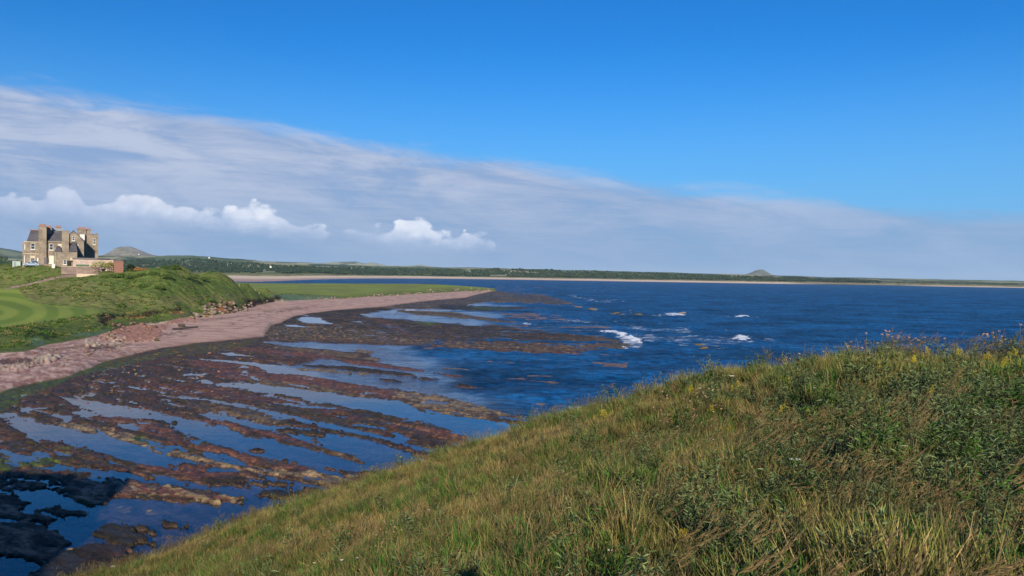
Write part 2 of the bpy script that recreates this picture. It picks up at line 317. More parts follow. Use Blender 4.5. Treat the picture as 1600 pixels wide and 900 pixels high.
# bands: lists of (u, v_top, v_bottom); 'w' is water, anything else rock of that kind
BANDS = [
 ('w', [(573,491,494),(600,485,497),(640,479,501),(690,474,505),(740,462,508),(780,440,510),(830,430,516),(880,425,520),(920,425,526),(950,425,531),(980,425,600),(1000,425,900),(1700,425,960)]),
 ('w', [(462,495,497),(475,493,505),(500,495,506),(512,503,506)]), ('w', [(536,501,502),(550,501,504),(564,502,504)]), ('w', [(448,508,510),(462,507,511),(470,509,510)]),
 ('w', [(412,533,535),(440,534,540),(500,536,545),(530,537,549),(575,538,552),(585,539,566),(626,540,572.5),(656,541,577),(722,545,586),(760,547,640),(840,553,655),(900,551,700),(980,545,760),(1700,540,950)]),
 ('w', [(345,551,553),(360,551,556),(390,555,557)]), ('w', [(306,560,561),(360,563,567),(400,567,573),(420,569,583),(456,571,585),(486,565,588),(520,561,593),(560,570,602),(620,577,609),(680,585,617),(722,590,626),(760,560,638),(800,560,645),(840,560,652),(900,560,700)]),
 ('w', [(312,594,596),(322,593,600),(334,598,600)]), ('w', [(296,584,587),(320,584,588)]), ('w', [(286,585,588),(300,583,586)]), ('w', [(168,596,597),(175,596.5,600),(182,598,599)]),
 ('w', [(180,602,603.5),(205,604,607),(240,609,612),(262,614,615)]),
 ('w', [(340,599,603),(376,598,608),(404,601,613),(460,605,620),(515,613,629),(540,617,637),(590,623,645),(620,625,652),(660,642,659),(700,648,673),(730,652,684),(768,658,700),(824,664,720),(880,650,760)]),
 ('w', [(766,650,651),(790,651,655),(830,656,660)]),
 ('w', [(286,618,619),(300,620,625),(345,626,631),(352,629,633),(400,637,641),(430,643,651),(476,654,663),(520,662,671),(560,670,679),(604,683,690),(650,696,712),(690,705,730)]),
 ('w', [(446,631,632),(470,633,638),(500,635,637.5),(516,636,639)]), ('w', [(560,662,664),(575,662,668),(594,666,669)]), ('w', [(604,673,675),(625,676,680),(634,679,681)]),
 ('w', [(316,649,651),(325,643,655),(345,645,658),(368,652,662),(408,661,673),(440,664,679),(466,668,689),(500,672,694),(524,676,705),(560,682,717),(594,690,732),(640,700,760),(700,715,770)]),
 ('w', [(96,619,620),(112,621,632),(138,625,641),(172,632,653),(196,636,652),(230,641,658),(262,647,666),(296,654,681),(320,659,687),(350,667,700),(380,679,710),(428,690,722),(472,698,728),(506,708,734),(556,721,738),(588,733,739)]),
 ('w', [(112,643,645),(128,644,651),(140,648,651)]), ('w', [(78,646,648),(100,649,655),(112,653,655)]), ('w', [(50,636,638),(60,636,641),(66,638,640)]), ('w', [(4,646,652),(20,644,650),(28,645,648)]),
 ('w', [(4,657,660),(30,653,675),(55,658,684),(66,660,686),(100,668,691),(115,671,698),(145,678,705),(178,684,713),(195,688,722),(230,698,727),(250,708,729),(280,715,728),(318,723,726)]),
 ('w', [(248,695,697),(280,698,706),(300,704,711),(340,713,721),(380,722,731),(405,731,736),(416,735,737)]),
 ('w', [(228,686,687),(238,687,691),(250,690,692)]), ('w', [(290,686,690),(312,688,694)]),
 ('w', [(60,730,733),(94,727,736),(130,731,742),(170,735,748),(200,740,752),(220,744,750)]),
 ('w', [(236,751,753),(260,752,759),(300,752,766),(340,760,772),(380,747,790),(396,744,800),(450,748,820),(490,755,850),(512,763,850),(560,768,850),(600,790,850)]),
 ('w', [(-200,748,1200),(60,748,1200),(90,752,1200),(120,758,1200),(172,778,1200),(250,780,1200),(340,785,1200),(370,780,1200),(600,775,1200),(800,760,1200)]),
 # rock put back over the water
 ('pr', [(600,478,481),(640,472,482),(700,462,483),(740,456,475),(770,453,472),(790,456,472),(850,461,474),(870,467,477),(894,472,474)]),
 ('wd', [(690,476,483),(712,478,485),(756,478,486),(780,479,485),(820,480,482.5),(845,481,482)]),
 ('mx', [(625,484,488),(660,487,492),(700,488,495),(740,493,498),(770,498,502),(800,503,504)]),
 ('md', [(930,526,532),(950,529,545),(975,534,545),(984,538,541)]),
 ('wd', [(478,570.5,573),(520,571.5,576),(560,575,581),(600,579,585),(640,584,588),(650,587,588)]),
 ('tn', [(466,576,578),(500,576.5,580),(540,581,584),(574,584,586)]), ('wd', [(648,589,591),(665,590,594),(686,593,594)]), ('wd', [(594,592,594),(610,592,597),(626,595,597)]),
 ('wd', [(718,600,602),(728,602,605),(740,604,605)]), ('tn', [(694,576,578),(715,576,580),(736,579,581)]), ('tn', [(556,547,549),(566,546,552),(576,549,552)]), ('tn', [(570,560,562),(580,558,564),(590,561,564)]),
 ('wd', [(436,671,676),(450,671,677),(480,673,679),(506,677,680)]), ('wd', [(514,674,676),(560,680,684),(592,687,690),(612,694,697),(640,704,708),(664,711,713)]),
 ('rd', [(600,690,691.5),(625,696,702),(650,705,711),(668,711,714)]), ('rd', [(440,658,660),(460,658,664),(484,664,667)]),
 ('wd', [(226,655,657),(250,657,664),(264,663,666)]), ('rd', [(384,703,706),(392,700,707),(402,703,706)]), ('wd', [(440,720,722),(446,717,723),(454,720,722)]), ('wd', [(478,692,693),(490,687,690),(502,690,692)]),
 ('rt', [(168,756,764),(180,757,774),(230,762,777),(280,765,780),(330,770,782),(350,777,784),(368,781,784)]),
 ('rd', [(92,760,768),(110,756,780),(140,757,790),(165,758,790),(180,762,772)]), ('wd', [(-60,770,800),(10,774,812),(38,780,795),(42,785,788)]),
 ('wd', [(-60,822,880),(40,812,860),(90,830,868),(104,845,852)]), ('wd', [(-60,790,812),(20,800,812),(70,806,818),(84,812,814)]), ('wd', [(-60,750,762),(30,752,764),(80,754,762),(96,757,759)]), ('wd', [(60,792,800),(100,794,806),(140,800,808)]), ('wd', [(20,842,870),(70,850,880),(110,862,876)]),
 ('wd', [(154,826,838),(170,818,850),(200,822,856),(222,836,848)]),
 ('rd', [(40,905,1200),(66,885,1200),(90,866,1200),(120,856,1200),(150,850,1200),(175,852,1100),(210,860,1000)]),
 ('wd', [(400,771,775),(430,768,777),(470,767,778),(500,771,775)]), ('wd', [(312,752,755),(340,749,758),(390,751,762),(430,753,759),(444,756,757)]), ('wd', [(266,818,822),(278,820,826),(264,812,815)][:2]),
 ('wd', [(228,828,832),(240,828,837),(250,832,836)]), ('wd', [(256,832,836),(268,830,840),(278,834,838)]),
 ('rd', [(380,812,826),(420,800,816),(460,787,804),(520,766,795),(560,752,790),(600,737,780),(640,735,760)]),
 ('rd', [(676,712,714),(690,706,730),(720,700,730),(760,690,720)]),
]
def band_sd(b, u, v):
    p = np.array(b, float); vt = np.interp(u, p[:, 0], p[:, 1]); vb = np.interp(u, p[:, 0], p[:, 2])
    d = np.minimum(v-vt, vb-v)
    return np.minimum(d, np.minimum((u-p[0, 0])*.25+.6, (p[-1, 0]-u)*.25+.6))

PAL = {k: np.array(v) for k, v in dict(
    red=(.175, .066, .044), red2=(.100, .041, .029), weed=(.048, .033, .013), weed2=(.020, .015, .008), olive=(.095, .075, .018), tan=(.27, .190, .100), tan2=(.17, .115, .058),
    green=(.065, .115, .012), bed=(.27, .165, .13), bed2=(.15, .10, .08), sand=(.50, .33, .26), sand2=(.40, .25, .20), peb=(.62, .47, .40), wrack=(.07, .04, .035),
    salmon=(.33, .165, .12), cream=(.46, .37, .27), soil=(.33, .13, .06), scarpshade=(.035, .022, .016),
    g1=(.105, .140, .030), g2=(.165, .178, .052), g3=(.058, .098, .020), g4=(.180, .155, .075), g5=(.030, .055, .016), mown=(.220, .275, .050), mown2=(.135, .200, .032), blueg=(.10, .17, .10)).items()}

def build_shore():
    a = np.concatenate([np.linspace(-.92, -.67, 60, endpoint=False), np.linspace(-.67, .17, 500)])
    ys = [15.0/((v-424)/1200.0) for v in np.arange(1040, 560, -1.35)]
    ys = np.array([q for q in ys if q < 118]); ys = np.r_[ys, np.arange(118, 345, .52), 345*np.exp(np.linspace(0, math.log(1150/345), 150))]
    Y, A = np.meshgrid(ys, a, indexing='ij'); X = A*Y
    u0, v0 = proj(X, Y, 0.0)
    y0 = np.interp(A, *L0); y1 = np.interp(A, *L1)
    okland = A < (775-800)/1200.0
    y0 = np.where(okland, y0, 1e6); y1 = np.where(okland, y1, 1e6)
    # wobble the outlines a little
    wob = fbm(X/6, Y/9, 4)*1.2*(Y/150)
    y0w = y0+wob*1.2; y1w = y1+wob*.8
    # strike of the beds: long in image-right-and-towards-camera direction
    along = X*.80-Y*.60; across = X*.60+Y*.80
    nz = fbm(along/5.0, across/1.6, 5, .55); nz2 = fbm(along/1.4, across/.6, 4, .6, 2); nf = fbm(X/.8, Y/.9, 4, .6, 3); big = fbm(along/22, across/9, 3, .5, 4)
    pxm = 1200*15/np.maximum(Y, 20)**2                     # pixels per metre of depth here
    nL = fbm(along/20, across/10, 4, .6, 14)
    edge_n = (nz*1.3+nz2*1.0+nf*.6)*np.clip(pxm*.9, 1.0, 5.0)+nL*2.6*sst(120, 260, Y)
    uw = u0+fbm(X/4, Y/4, 3, .5, 5)*3
    ridg = .5-np.abs(fbm(along/6, across/.9, 4, .6, 15))
    H = .09+.045*nz+.03*nz2+.03*nf+.05*big+.05*ridg; kind = np.full(X.shape, 0)       # 0 weed mix
    K = {'pr': 1, 'wd': 2, 'mx': 3, 'md': 4, 'tn': 5, 'rd': 6, 'rt': 7}
    sdw = np.full(X.shape, -50.0)      # signed distance (px) into water
    for k, b in BANDS:
        d = band_sd(b, uw, v0)+edge_n*(1.0 if k == 'w' else .7)
        if k == 'w':
            m = sst(-.8, .9, d); H = lerp(H, -.05-np.clip(d, 0, 40)*.004+.035*nz+.02*nz2, m); sdw = np.where(d > -.2, np.maximum(sdw, d), np.maximum(sdw, d))
        else:
            m = sst(-.7, .8, d); H = lerp(H, .10+.035*nz+.03*nz2+.03*nf+.05*ridg, m); kind = np.where(d > 0, K[k], kind); sdw = np.where(d > -.4, -d, sdw)
    # ridges get a crest: rock next to water stands proud
    rid = sst(.3, 2.5, -sdw)*(1-sst(6, 16, -sdw)); H = H+np.where(H > 0, rid*(.05+.05*nz2), 0)
    deep = sst(820, 1010, u0)*1.0+sst(0, 1, (Y-150)/900.)*0
    H = np.where(H < 0, H-1.5*sst(25, 120, sdw)*sst(560, 760, u0), H)
    # pools: scattered small ones in the weed
    small = sst(.28, .42, fbm(along/5.5, across/1.3, 4, .5, 9)+.10*fbm(along/30, across/20, 2, .5, 10)+np.where(Y > 175, .09, 0))*sst(1.02, 1.12, Y*0+1.2)*sst(2, 8, y0w-Y)
    H = np.where((H > 0) & (kind == 0), lerp(H, -.06, small*(Y < 330)), H)
    # ---- colours of the shore platform
    c = np.zeros(X.shape+(3,))+PAL['weed']
    redf = sst(-.12, .22, nz+.35*big); c = lerpc(c, PAL['red2'], redf*.8); c = lerpc(c, PAL['weed2'], sst(.05, .35, nz2)*.7)
    c = lerpc(c, PAL['red'], sst(.1, .35, fbm(along/3, across/.8, 4, .5, 12))*.45); c = lerpc(c, PAL['olive'], sst(.12, .4, nf)*.4)
    # the three far reefs are browner with tan tips
    farw = (Y > 175) & (kind == 0)
    cf = lerpc(lerpc(np.zeros(X.shape+(3,))+PAL['weed']*1.15, PAL['weed2'], sst(-.1, .3, nz)), PAL['tan2']*.8, sst(.25, .6, nz2+.4*nf)*.6)
    c = np.where(farw[..., None], cf, c)
    grit = band_sd([(395, 512, 528), (440, 507, 531), (520, 510, 535), (600, 521, 538), (680, 530, 542), (760, 536, 549), (850, 536, 554), (920, 532, 548), (985, 534, 546)], u0, v0)
    c = lerpc(c, lerpc(np.zeros(X.shape+(3,))+PAL['tan2']*.9, PAL['tan'], sst(-.1, .3, nf)), sst(-1, 4, grit+nz*6+nL*5)*sst(-.1, .3, nz2+nf*.6)*.9*(sdw < 0))
    midred = band_sd([(560, 484, 490), (620, 505, 520), (640, 520, 530), (700, 524, 528)], u0, v0); c = lerpc(c, PAL['red'], sst(0, 5, midred+nz*4)*.4)
    def paint(mask, cols, f=.0):
        nonlocal c
        c = lerpc(c, cols, mask)
    for name, base, alt in (('pr', 'weed', 'tan2'), ('wd', 'weed', 'weed2'), ('mx', 'weed', 'tan2'), ('md', 'tan2', 'weed'), ('tn', 'tan', 'tan2'), ('rd', 'red2', 'weed2'), ('rt', 'red', 'tan')):
        cc = lerpc(np.zeros(X.shape+(3,))+PAL[base], PAL[alt], sst(-.05, .25, nz2+.4*nf)); c = np.where((kind == K[name])[..., None], cc, c)
    # named strips of colour running with the ridges
    STR = [('red', [(350,541,547),(400,545,552),(460,550,558),(520,556,562)], .8), ('red', [(535,562,568),(600,570,577),(660,577,583),(722,585,589)], .95), ('tan2', [(430,541,545),(500,547,554),(560,554,562)], .8),
           ('red', [(300,562,574),(380,571,579),(412,574,583),(480,586,600),(560,600,618),(640,614,626)], .85), ('red', [(340,577,590),(420,586,600),(480,594,608)], .8), ('tan', [(620,612,622),(680,618,634),(724,627,640),(780,640,650),(838,652,657)], .9), ('tan', [(634,629,640),(700,634,648),(760,648,658)], .75),
           ('tan2', [(390,590,601),(460,600,612),(516,608,618),(560,617,622),(590,620,625)], .85), ('weed', [(404,612,620),(460,620,629),(540,636,650),(620,650,664),(690,668,678)], .85), ('red', [(620,664,668),(690,674,684),(735,684,700)], .9),
           ('red', [(300,604,618),(400,615,628),(470,626,634),(560,650,664)], .5), ('tan', [(395,652,662),(440,656,664)], .8), ('tan2', [(300,630,640),(360,637,652),(440,650,664)], .6),
           ('red', [(300,655,660),(350,661,668),(400,670,682),(460,684,693),(500,694,703)], .85), ('tan2', [(520,705,712),(560,717,722),(588,730,740)], .8),
           ('red', [(300,690,702),(350,702,715),(400,714,728),(450,724,738),(500,732,745)], .85), ('tan', [(75,660,664),(100,662,670),(150,670,681),(200,680,692),(235,690,705),(250,700,712),(290,708,718),(330,718,728),(400,734,742),(455,736,747),(480,738,752),(515,745,760),(545,748,758)], 1.0),
           ('green', [(206,685,690),(222,682,692),(236,688,692)], 1.0), ('green', [(100,704,710),(112,704,711),(124,703,706)], .8), ('green', [(-50,712,724),(0,718,733),(50,714,730),(85,718,728)], .9), ('green', [(308,687,692),(318,688,694),(332,690,694)], .9),
           ('red', [(140,645,655),(190,650,668),(250,665,685),(270,672,690)], .7), ('red', [(210,722,732),(250,730,742),(310,730,748),(360,738,748)], .85), ('red', [(230,598,606),(300,606,618)], .55),
           ('green', [(-150,640,680),(0,612,650),(40,604,622),(90,592,602),(110,586,592),(170,563,578),(220,558,566),(270,543,556)], .7), ('olive', [(170,562,572),(230,553,562),(300,538,556),(360,535,548),(400,530,538)], .9), ('green', [(655,499,505),(668,500,508),(680,504,508)], 1.),
           ('green', [(740,480,484),(770,480,485),(790,482,484)], .6)]
    for k, b, w in STR:
        d = band_sd(b, uw, v0)+edge_n*.8; c = lerpc(c, PAL[k]*(1+.5*nf[..., None]), sst(-.6, 1.2, d)*w*sst(-.45, .0, nz2+.25))
    bedc = lerpc(np.zeros(X.shape+(3,))+PAL['bed'], PAL['bed2'], sst(-.2, .3, nz)); wet = sst(.03, -.05, H) if False else np.clip((.02-H)/.08, 0, 1)
    cliffshade = sst(200, 150, u0)*sst(735, 760, v0); bedc = lerpc(bedc, PAL['weed2'], cliffshade*sst(-.5, -.1, nz+big))  # lower-left mask: cliff shade painted into the bed as a dark tone
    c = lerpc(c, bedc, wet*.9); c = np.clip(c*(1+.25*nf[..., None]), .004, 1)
    c = c*(1+.55*nL*sst(150, 300, Y))[..., None]; c = np.where((H > 0)[..., None], lerpc(c, PAL['weed2']*.6, cliffshade*.85), c); H = np.where(H > 0, H*(1-.35*cliffshade), H)  # rock inside the cliff shade is coloured nearly black to deepen it
    # ---- beach
    tb = (Y-y0w)/np.maximum(y1w-y0w, 1); isbeach = tb > 0
    hb = lerp(.30, 1.75, np.clip(tb, 0, 1)**.8)+.03*nf+.05*fbm(X/5, Y/5, 3, .5, 20)
    H = np.where(isbeach, lerp(np.maximum(H, .1), hb, sst(0, .12, tb)), H)
    cs = lerpc(np.zeros(X.shape+(3,))+PAL['sand'], PAL['sand2'], sst(-.2, .3, fbm(X/7, Y/4, 4, .5, 22)))
    for q_, w_ in ((.30, .55), (.52, .8), (.74, .5)): cs = lerpc(cs, PAL['wrack']*1.6, sst(.035, .0, np.abs(tb-q_+.09*fbm(X/16, Y/16, 3, .5, 24)))*sst(-.05, .35, fbm(X/5, Y/5, 4, .65, 25))*w_)
    cs = lerpc(cs, PAL['sand2']*.72, sst(.16, .0, tb)*.7)
    # ---- land
    isl = Y > y1w
    Hl = land_tps(*lxy(A, Y)); Hl = np.where(isl, Hl, 0)
    tuss = fbm(X/2.2, Y/2.2, 4, .55, 30); bigl = fbm(X/14, Y/14, 3, .5, 31)
    Us, Vs = proj(X, Y, Hl); gs = band_sd([(-60,445,516),(0,450,512),(28,451,508),(36,462,507),(54,472,504),(80,477,500.5),(124,480,494),(168,486,487)], Us, Vs)
    Hl = Hl+(tuss*.30+bigl*.22)*(1-.93*sst(-3, 3, gs))*sst(0, 10, Y-y1w)*np.where(Y > 400, .4, 1)*np.where((u0 < 190) & (Y > 243) & (Y < 290), .15, 1)
    H = np.where(isl, lerp(H, np.maximum(Hl, 1.0), sst(0, 2.0, Y-y1w)), H)
    back = Y > 800; H = np.where(back & isl, Hl, H)
    U, V = proj(X, Y, H)
    rough = fbm(U/14, V/3.2, 4, .5, 33)
    g = lerpc(np.zeros(X.shape+(3,))+PAL['g1'], PAL['g2'], sst(-.15, .25, bigl+.5*tuss)); g = lerpc(g, PAL['g3'], sst(.05, .4, tuss)*.8); g = lerpc(g, PAL['g4'], sst(.1, .4, rough)*.5)
    dry = band_sd([(40, 452, 476), (80, 440, 474), (140, 436, 474), (200, 455, 476), (300, 462, 474), (380, 458, 468)], U, V); g = lerpc(g, lerpc(np.zeros(X.shape+(3,))+PAL['g4']*.8, PAL['g2'], sst(-.2, .2, tuss)), sst(-3, 6, dry+rough*8)*.75)
    lush = band_sd([(150, 424, 452), (200, 424, 462), (260, 415, 462), (330, 440, 460), (400, 446, 462)], U, V); g = lerpc(g, lerpc(np.zeros(X.shape+(3,))+PAL['g3'], PAL['g1']*1.2, sst(-.2, .3, tuss)), sst(-3, 5, lush+rough*10)*.8)
    low = band_sd([(-50, 516, 560), (60, 506, 548), (170, 500, 530), (260, 494, 506)], U, V); g = lerpc(g, PAL['g3']*.9, sst(-2, 5, low+rough*5)*.6)
    bush = band_sd([(34, 520, 527), (55, 512, 530), (84, 516, 528)], U, V); g = lerpc(g, PAL['g5']*.8, sst(-2, 2, bush+rough*3)); H = np.where(isl, H+.5*sst(-1, 3, bush), H)
    bl = band_sd([(42, 531, 539), (58, 528, 541), (70, 532, 539)], U, V); g = lerpc(g, PAL['blueg']*.7, sst(-1, 2, bl)); bl = band_sd([(110, 520, 526), (170, 514, 526)], U, V); g = lerpc(g, PAL['blueg'], sst(-1, 3, bl)*.6)
    marr = band_sd([(424, 460, 473), (440, 458, 474), (470, 461, 470), (530, 463, 468)], U, V); g = lerpc(g, PAL['blueg'], sst(-2, 3, marr)*.8)
    links = (Y > 405); gl = lerpc(np.zeros(X.shape+(3,))+PAL['mown']*.92, PAL['g2'], sst(-.1, .25, fbm(U/60, V/2.2, 3, .5, 40)+.1)*.7); gl = lerpc(gl, PAL['g1'], sst(4, 0, V-np.interp(U, [440, 530, 625, 700], [455, 459, 452, 448]))*0+sst(0, 6, V-np.interp(U, [440, 530, 625, 700], [455, 460, 453, 449]))*.8)
    g = np.where(links[..., None], gl, g)
    soil = [('scarpshade', [(158,490,503),(166,490,510),(176,491,496),(220,488.5,492),(230,484,494),(260,483,486.5),(284,481.5,484)]), ('soil', [(176,494,497.5),(200,494,498),(224,492,496)]), ('soil', [(262,486,489),(284,484,489)]),  # dark bands paint the shade below the overhang and on turned bank ends
            ('soil', [(338,478,487),(350,476,488),(358,476,490)]), ('scarpshade', [(356,478,490),(366,474,489),(374,480,488)]), ('soil', [(384,472,480),(388,470,480)]), ('scarpshade', [(386,468,480),(398,466,480),(410,468,477)]), ('scarpshade', [(414,466,473),(420,463,473),(426,465,471)]), ('scarpshade', [(429,463,468),(434,461,468),(438,463,467)])]
    for k, b in soil:
        d = band_sd(b, U, V)+rough*1.5; g = lerpc(g, PAL[k], sst(-.5, .7, d)*(Y > y1w)); H = np.where(isl, H-.5*sst(-.5, 1, d), H)
    # colour details on the beach, in place
    peb = sst(.05, .3, fbm(X/.9, Y/.9, 3, .6, 50)); left = sst(300, 180, U); cs = lerpc(cs, PAL['peb'], peb*left*.5); cs = lerpc(cs, PAL['sand2']*np.array((.62, .52, .52)), left*sst(-.1, .5, fbm(X/2.5, Y/2.5, 4, .6, 52))*.8); cs = lerpc(cs, PAL['red'], sst(.1, .35, fbm(X/1.6, Y/1.2, 3, .6, 51))*left*.5)
    for k, b, w in [('wrack', [(-50,562,576),(0,562,573),(50,560,567),(90,556,560)], .8), ('wrack', [(60,547,551),(110,542,546),(143,538,540)], .5), ('wrack', [(140,542,549),(165,541,545.5),(196,538.5,540)], .85), ('wrack', [(240,524,526.5),(284,518,521)], .6), ('wrack', [(380,482,483),(430,487,489),(460,482,484.5),(490,478,479)], .6), ('wrack', [(300,499,500),(345,497,498.5),(380,493,494)], .5),
                    ('salmon', [(165,518,531),(190,508,533),(220,508,536),(246,512,530),(262,500,508),(300,497,503)], .85), ('cream', [(57,561,567),(75,556,566),(92,556,560)], .9), ('cream', [(140,534,541),(154,536,541)], .9), ('cream', [(232,508,511),(250,504,511),(256,506,508)], .7), ('cream', [(172,527,540),(188,528,541)], .6), ('cream', [(20,568,578),(50,566,572)], .5), ('cream', [(0,570,580),(14,570,577)], .6)]:
        d = band_sd(b, U, V)+(rough*2+nf*2.5); mm = sst(-.5, 1, d)*w; cs = lerpc(cs, PAL[k], mm); H = np.where(isbeach & ~isl, H+(.25 if k in ('salmon', 'cream') else .06)*mm*(1+nf), H)
    c = np.where(isbeach[..., None], lerpc(c, cs, sst(0, .05, tb)), c)
    c = np.where(isl[..., None], lerpc(c, g, sst(0, 1.5, Y-y1w)), c)
    c = np.clip(c, .003, 1)
    # ---- classes
    green = band_sd([(-60,445,516),(0,450,512),(28,451,508),(36,462,507),(54,472,504),(80,477,500.5),(124,480,494),(168,486,487)], U, V)
    cls = np.zeros(X.shape, int); cls[isbeach] = 1; cls[isl] = 2
    cls[isl & (green > 0)] = 3; cls[links & isl & (V < np.interp(U, [300, 440, 530, 625, 700, 760], [450, 455, 460, 453, 449, 449]))] = 5
    rr = np.sqrt(((U+14)/3.4)**2+(V-488)**2*1.0); stripe = sst(-.5, .5, np.sin(rr*.50+.4*fbm(U/50, V/12, 2, .5, 41)))
    mc = lerpc(np.zeros(X.shape+(3,))+PAL['mown']*.95, PAL['mown2'], stripe); mc = lerpc(mc, PAL['g2'], sst(5, 0, green)*.3)
    c = np.where((cls == 3)[..., None], mc, c)
    path = band_sd([(10,450.5,452),(40,444,447),(70,437,440),(100,429.5,433),(128,424,433),(150,425,430)], U, V)+rough*.6
    cls[isl & (path > 0) & (Y > 225) & (Y < 256)] = 4
    nr, nc = X.shape; idx = np.arange(nr*nc).reshape(nr, nc)
    Fq = np.stack([idx[:-1, :-1], idx[:-1, 1:], idx[1:, 1:], idx[1:, :-1]], -1).reshape(-1, 4)
    fc = cls[:-1, :-1].ravel(); hz = np.maximum.reduce([H[:-1, :-1], H[1:, 1:], H[:-1, 1:], H[1:, :-1]]).ravel(); keep = hz > -1.35
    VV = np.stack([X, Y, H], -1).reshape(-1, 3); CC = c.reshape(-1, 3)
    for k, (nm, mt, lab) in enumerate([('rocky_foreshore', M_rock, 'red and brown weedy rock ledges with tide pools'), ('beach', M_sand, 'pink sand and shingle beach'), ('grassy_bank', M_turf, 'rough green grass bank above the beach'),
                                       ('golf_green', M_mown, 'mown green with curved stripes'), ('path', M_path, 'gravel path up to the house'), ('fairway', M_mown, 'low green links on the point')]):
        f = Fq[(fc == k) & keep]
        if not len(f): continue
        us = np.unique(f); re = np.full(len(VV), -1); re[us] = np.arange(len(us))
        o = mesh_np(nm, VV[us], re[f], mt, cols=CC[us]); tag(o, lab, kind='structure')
    SHC['cls'] = cls; return (ys, a, H)
SHC = {}
SH = build_shore()
def ground(x, y):
    ys, a, H = SH; aa = x/y
    i = np.clip(np.searchsorted(ys, y)-1, 0, len(ys)-2); j = np.clip(np.searchsorted(a, aa)-1, 0, len(a)-2)
    fy = (y-ys[i])/(ys[i+1]-ys[i]); fa = (aa-a[j])/(a[j+1]-a[j])
    return float(H[i, j]*(1-fy)*(1-fa)+H[i+1, j]*fy*(1-fa)+H[i, j+1]*(1-fy)*fa+H[i+1, j+1]*fy*fa)

def on_ground(u, v, y0=30, y1=900):
    """where the sight line meets the shore terrain"""
    d = ray(u, v); y = y0
    while y < y1:
        p = EY+d*(y/d[1])
        if p[2] < ground(p[0], p[1]): return p
        y += max(.1, y*.002)
    return None

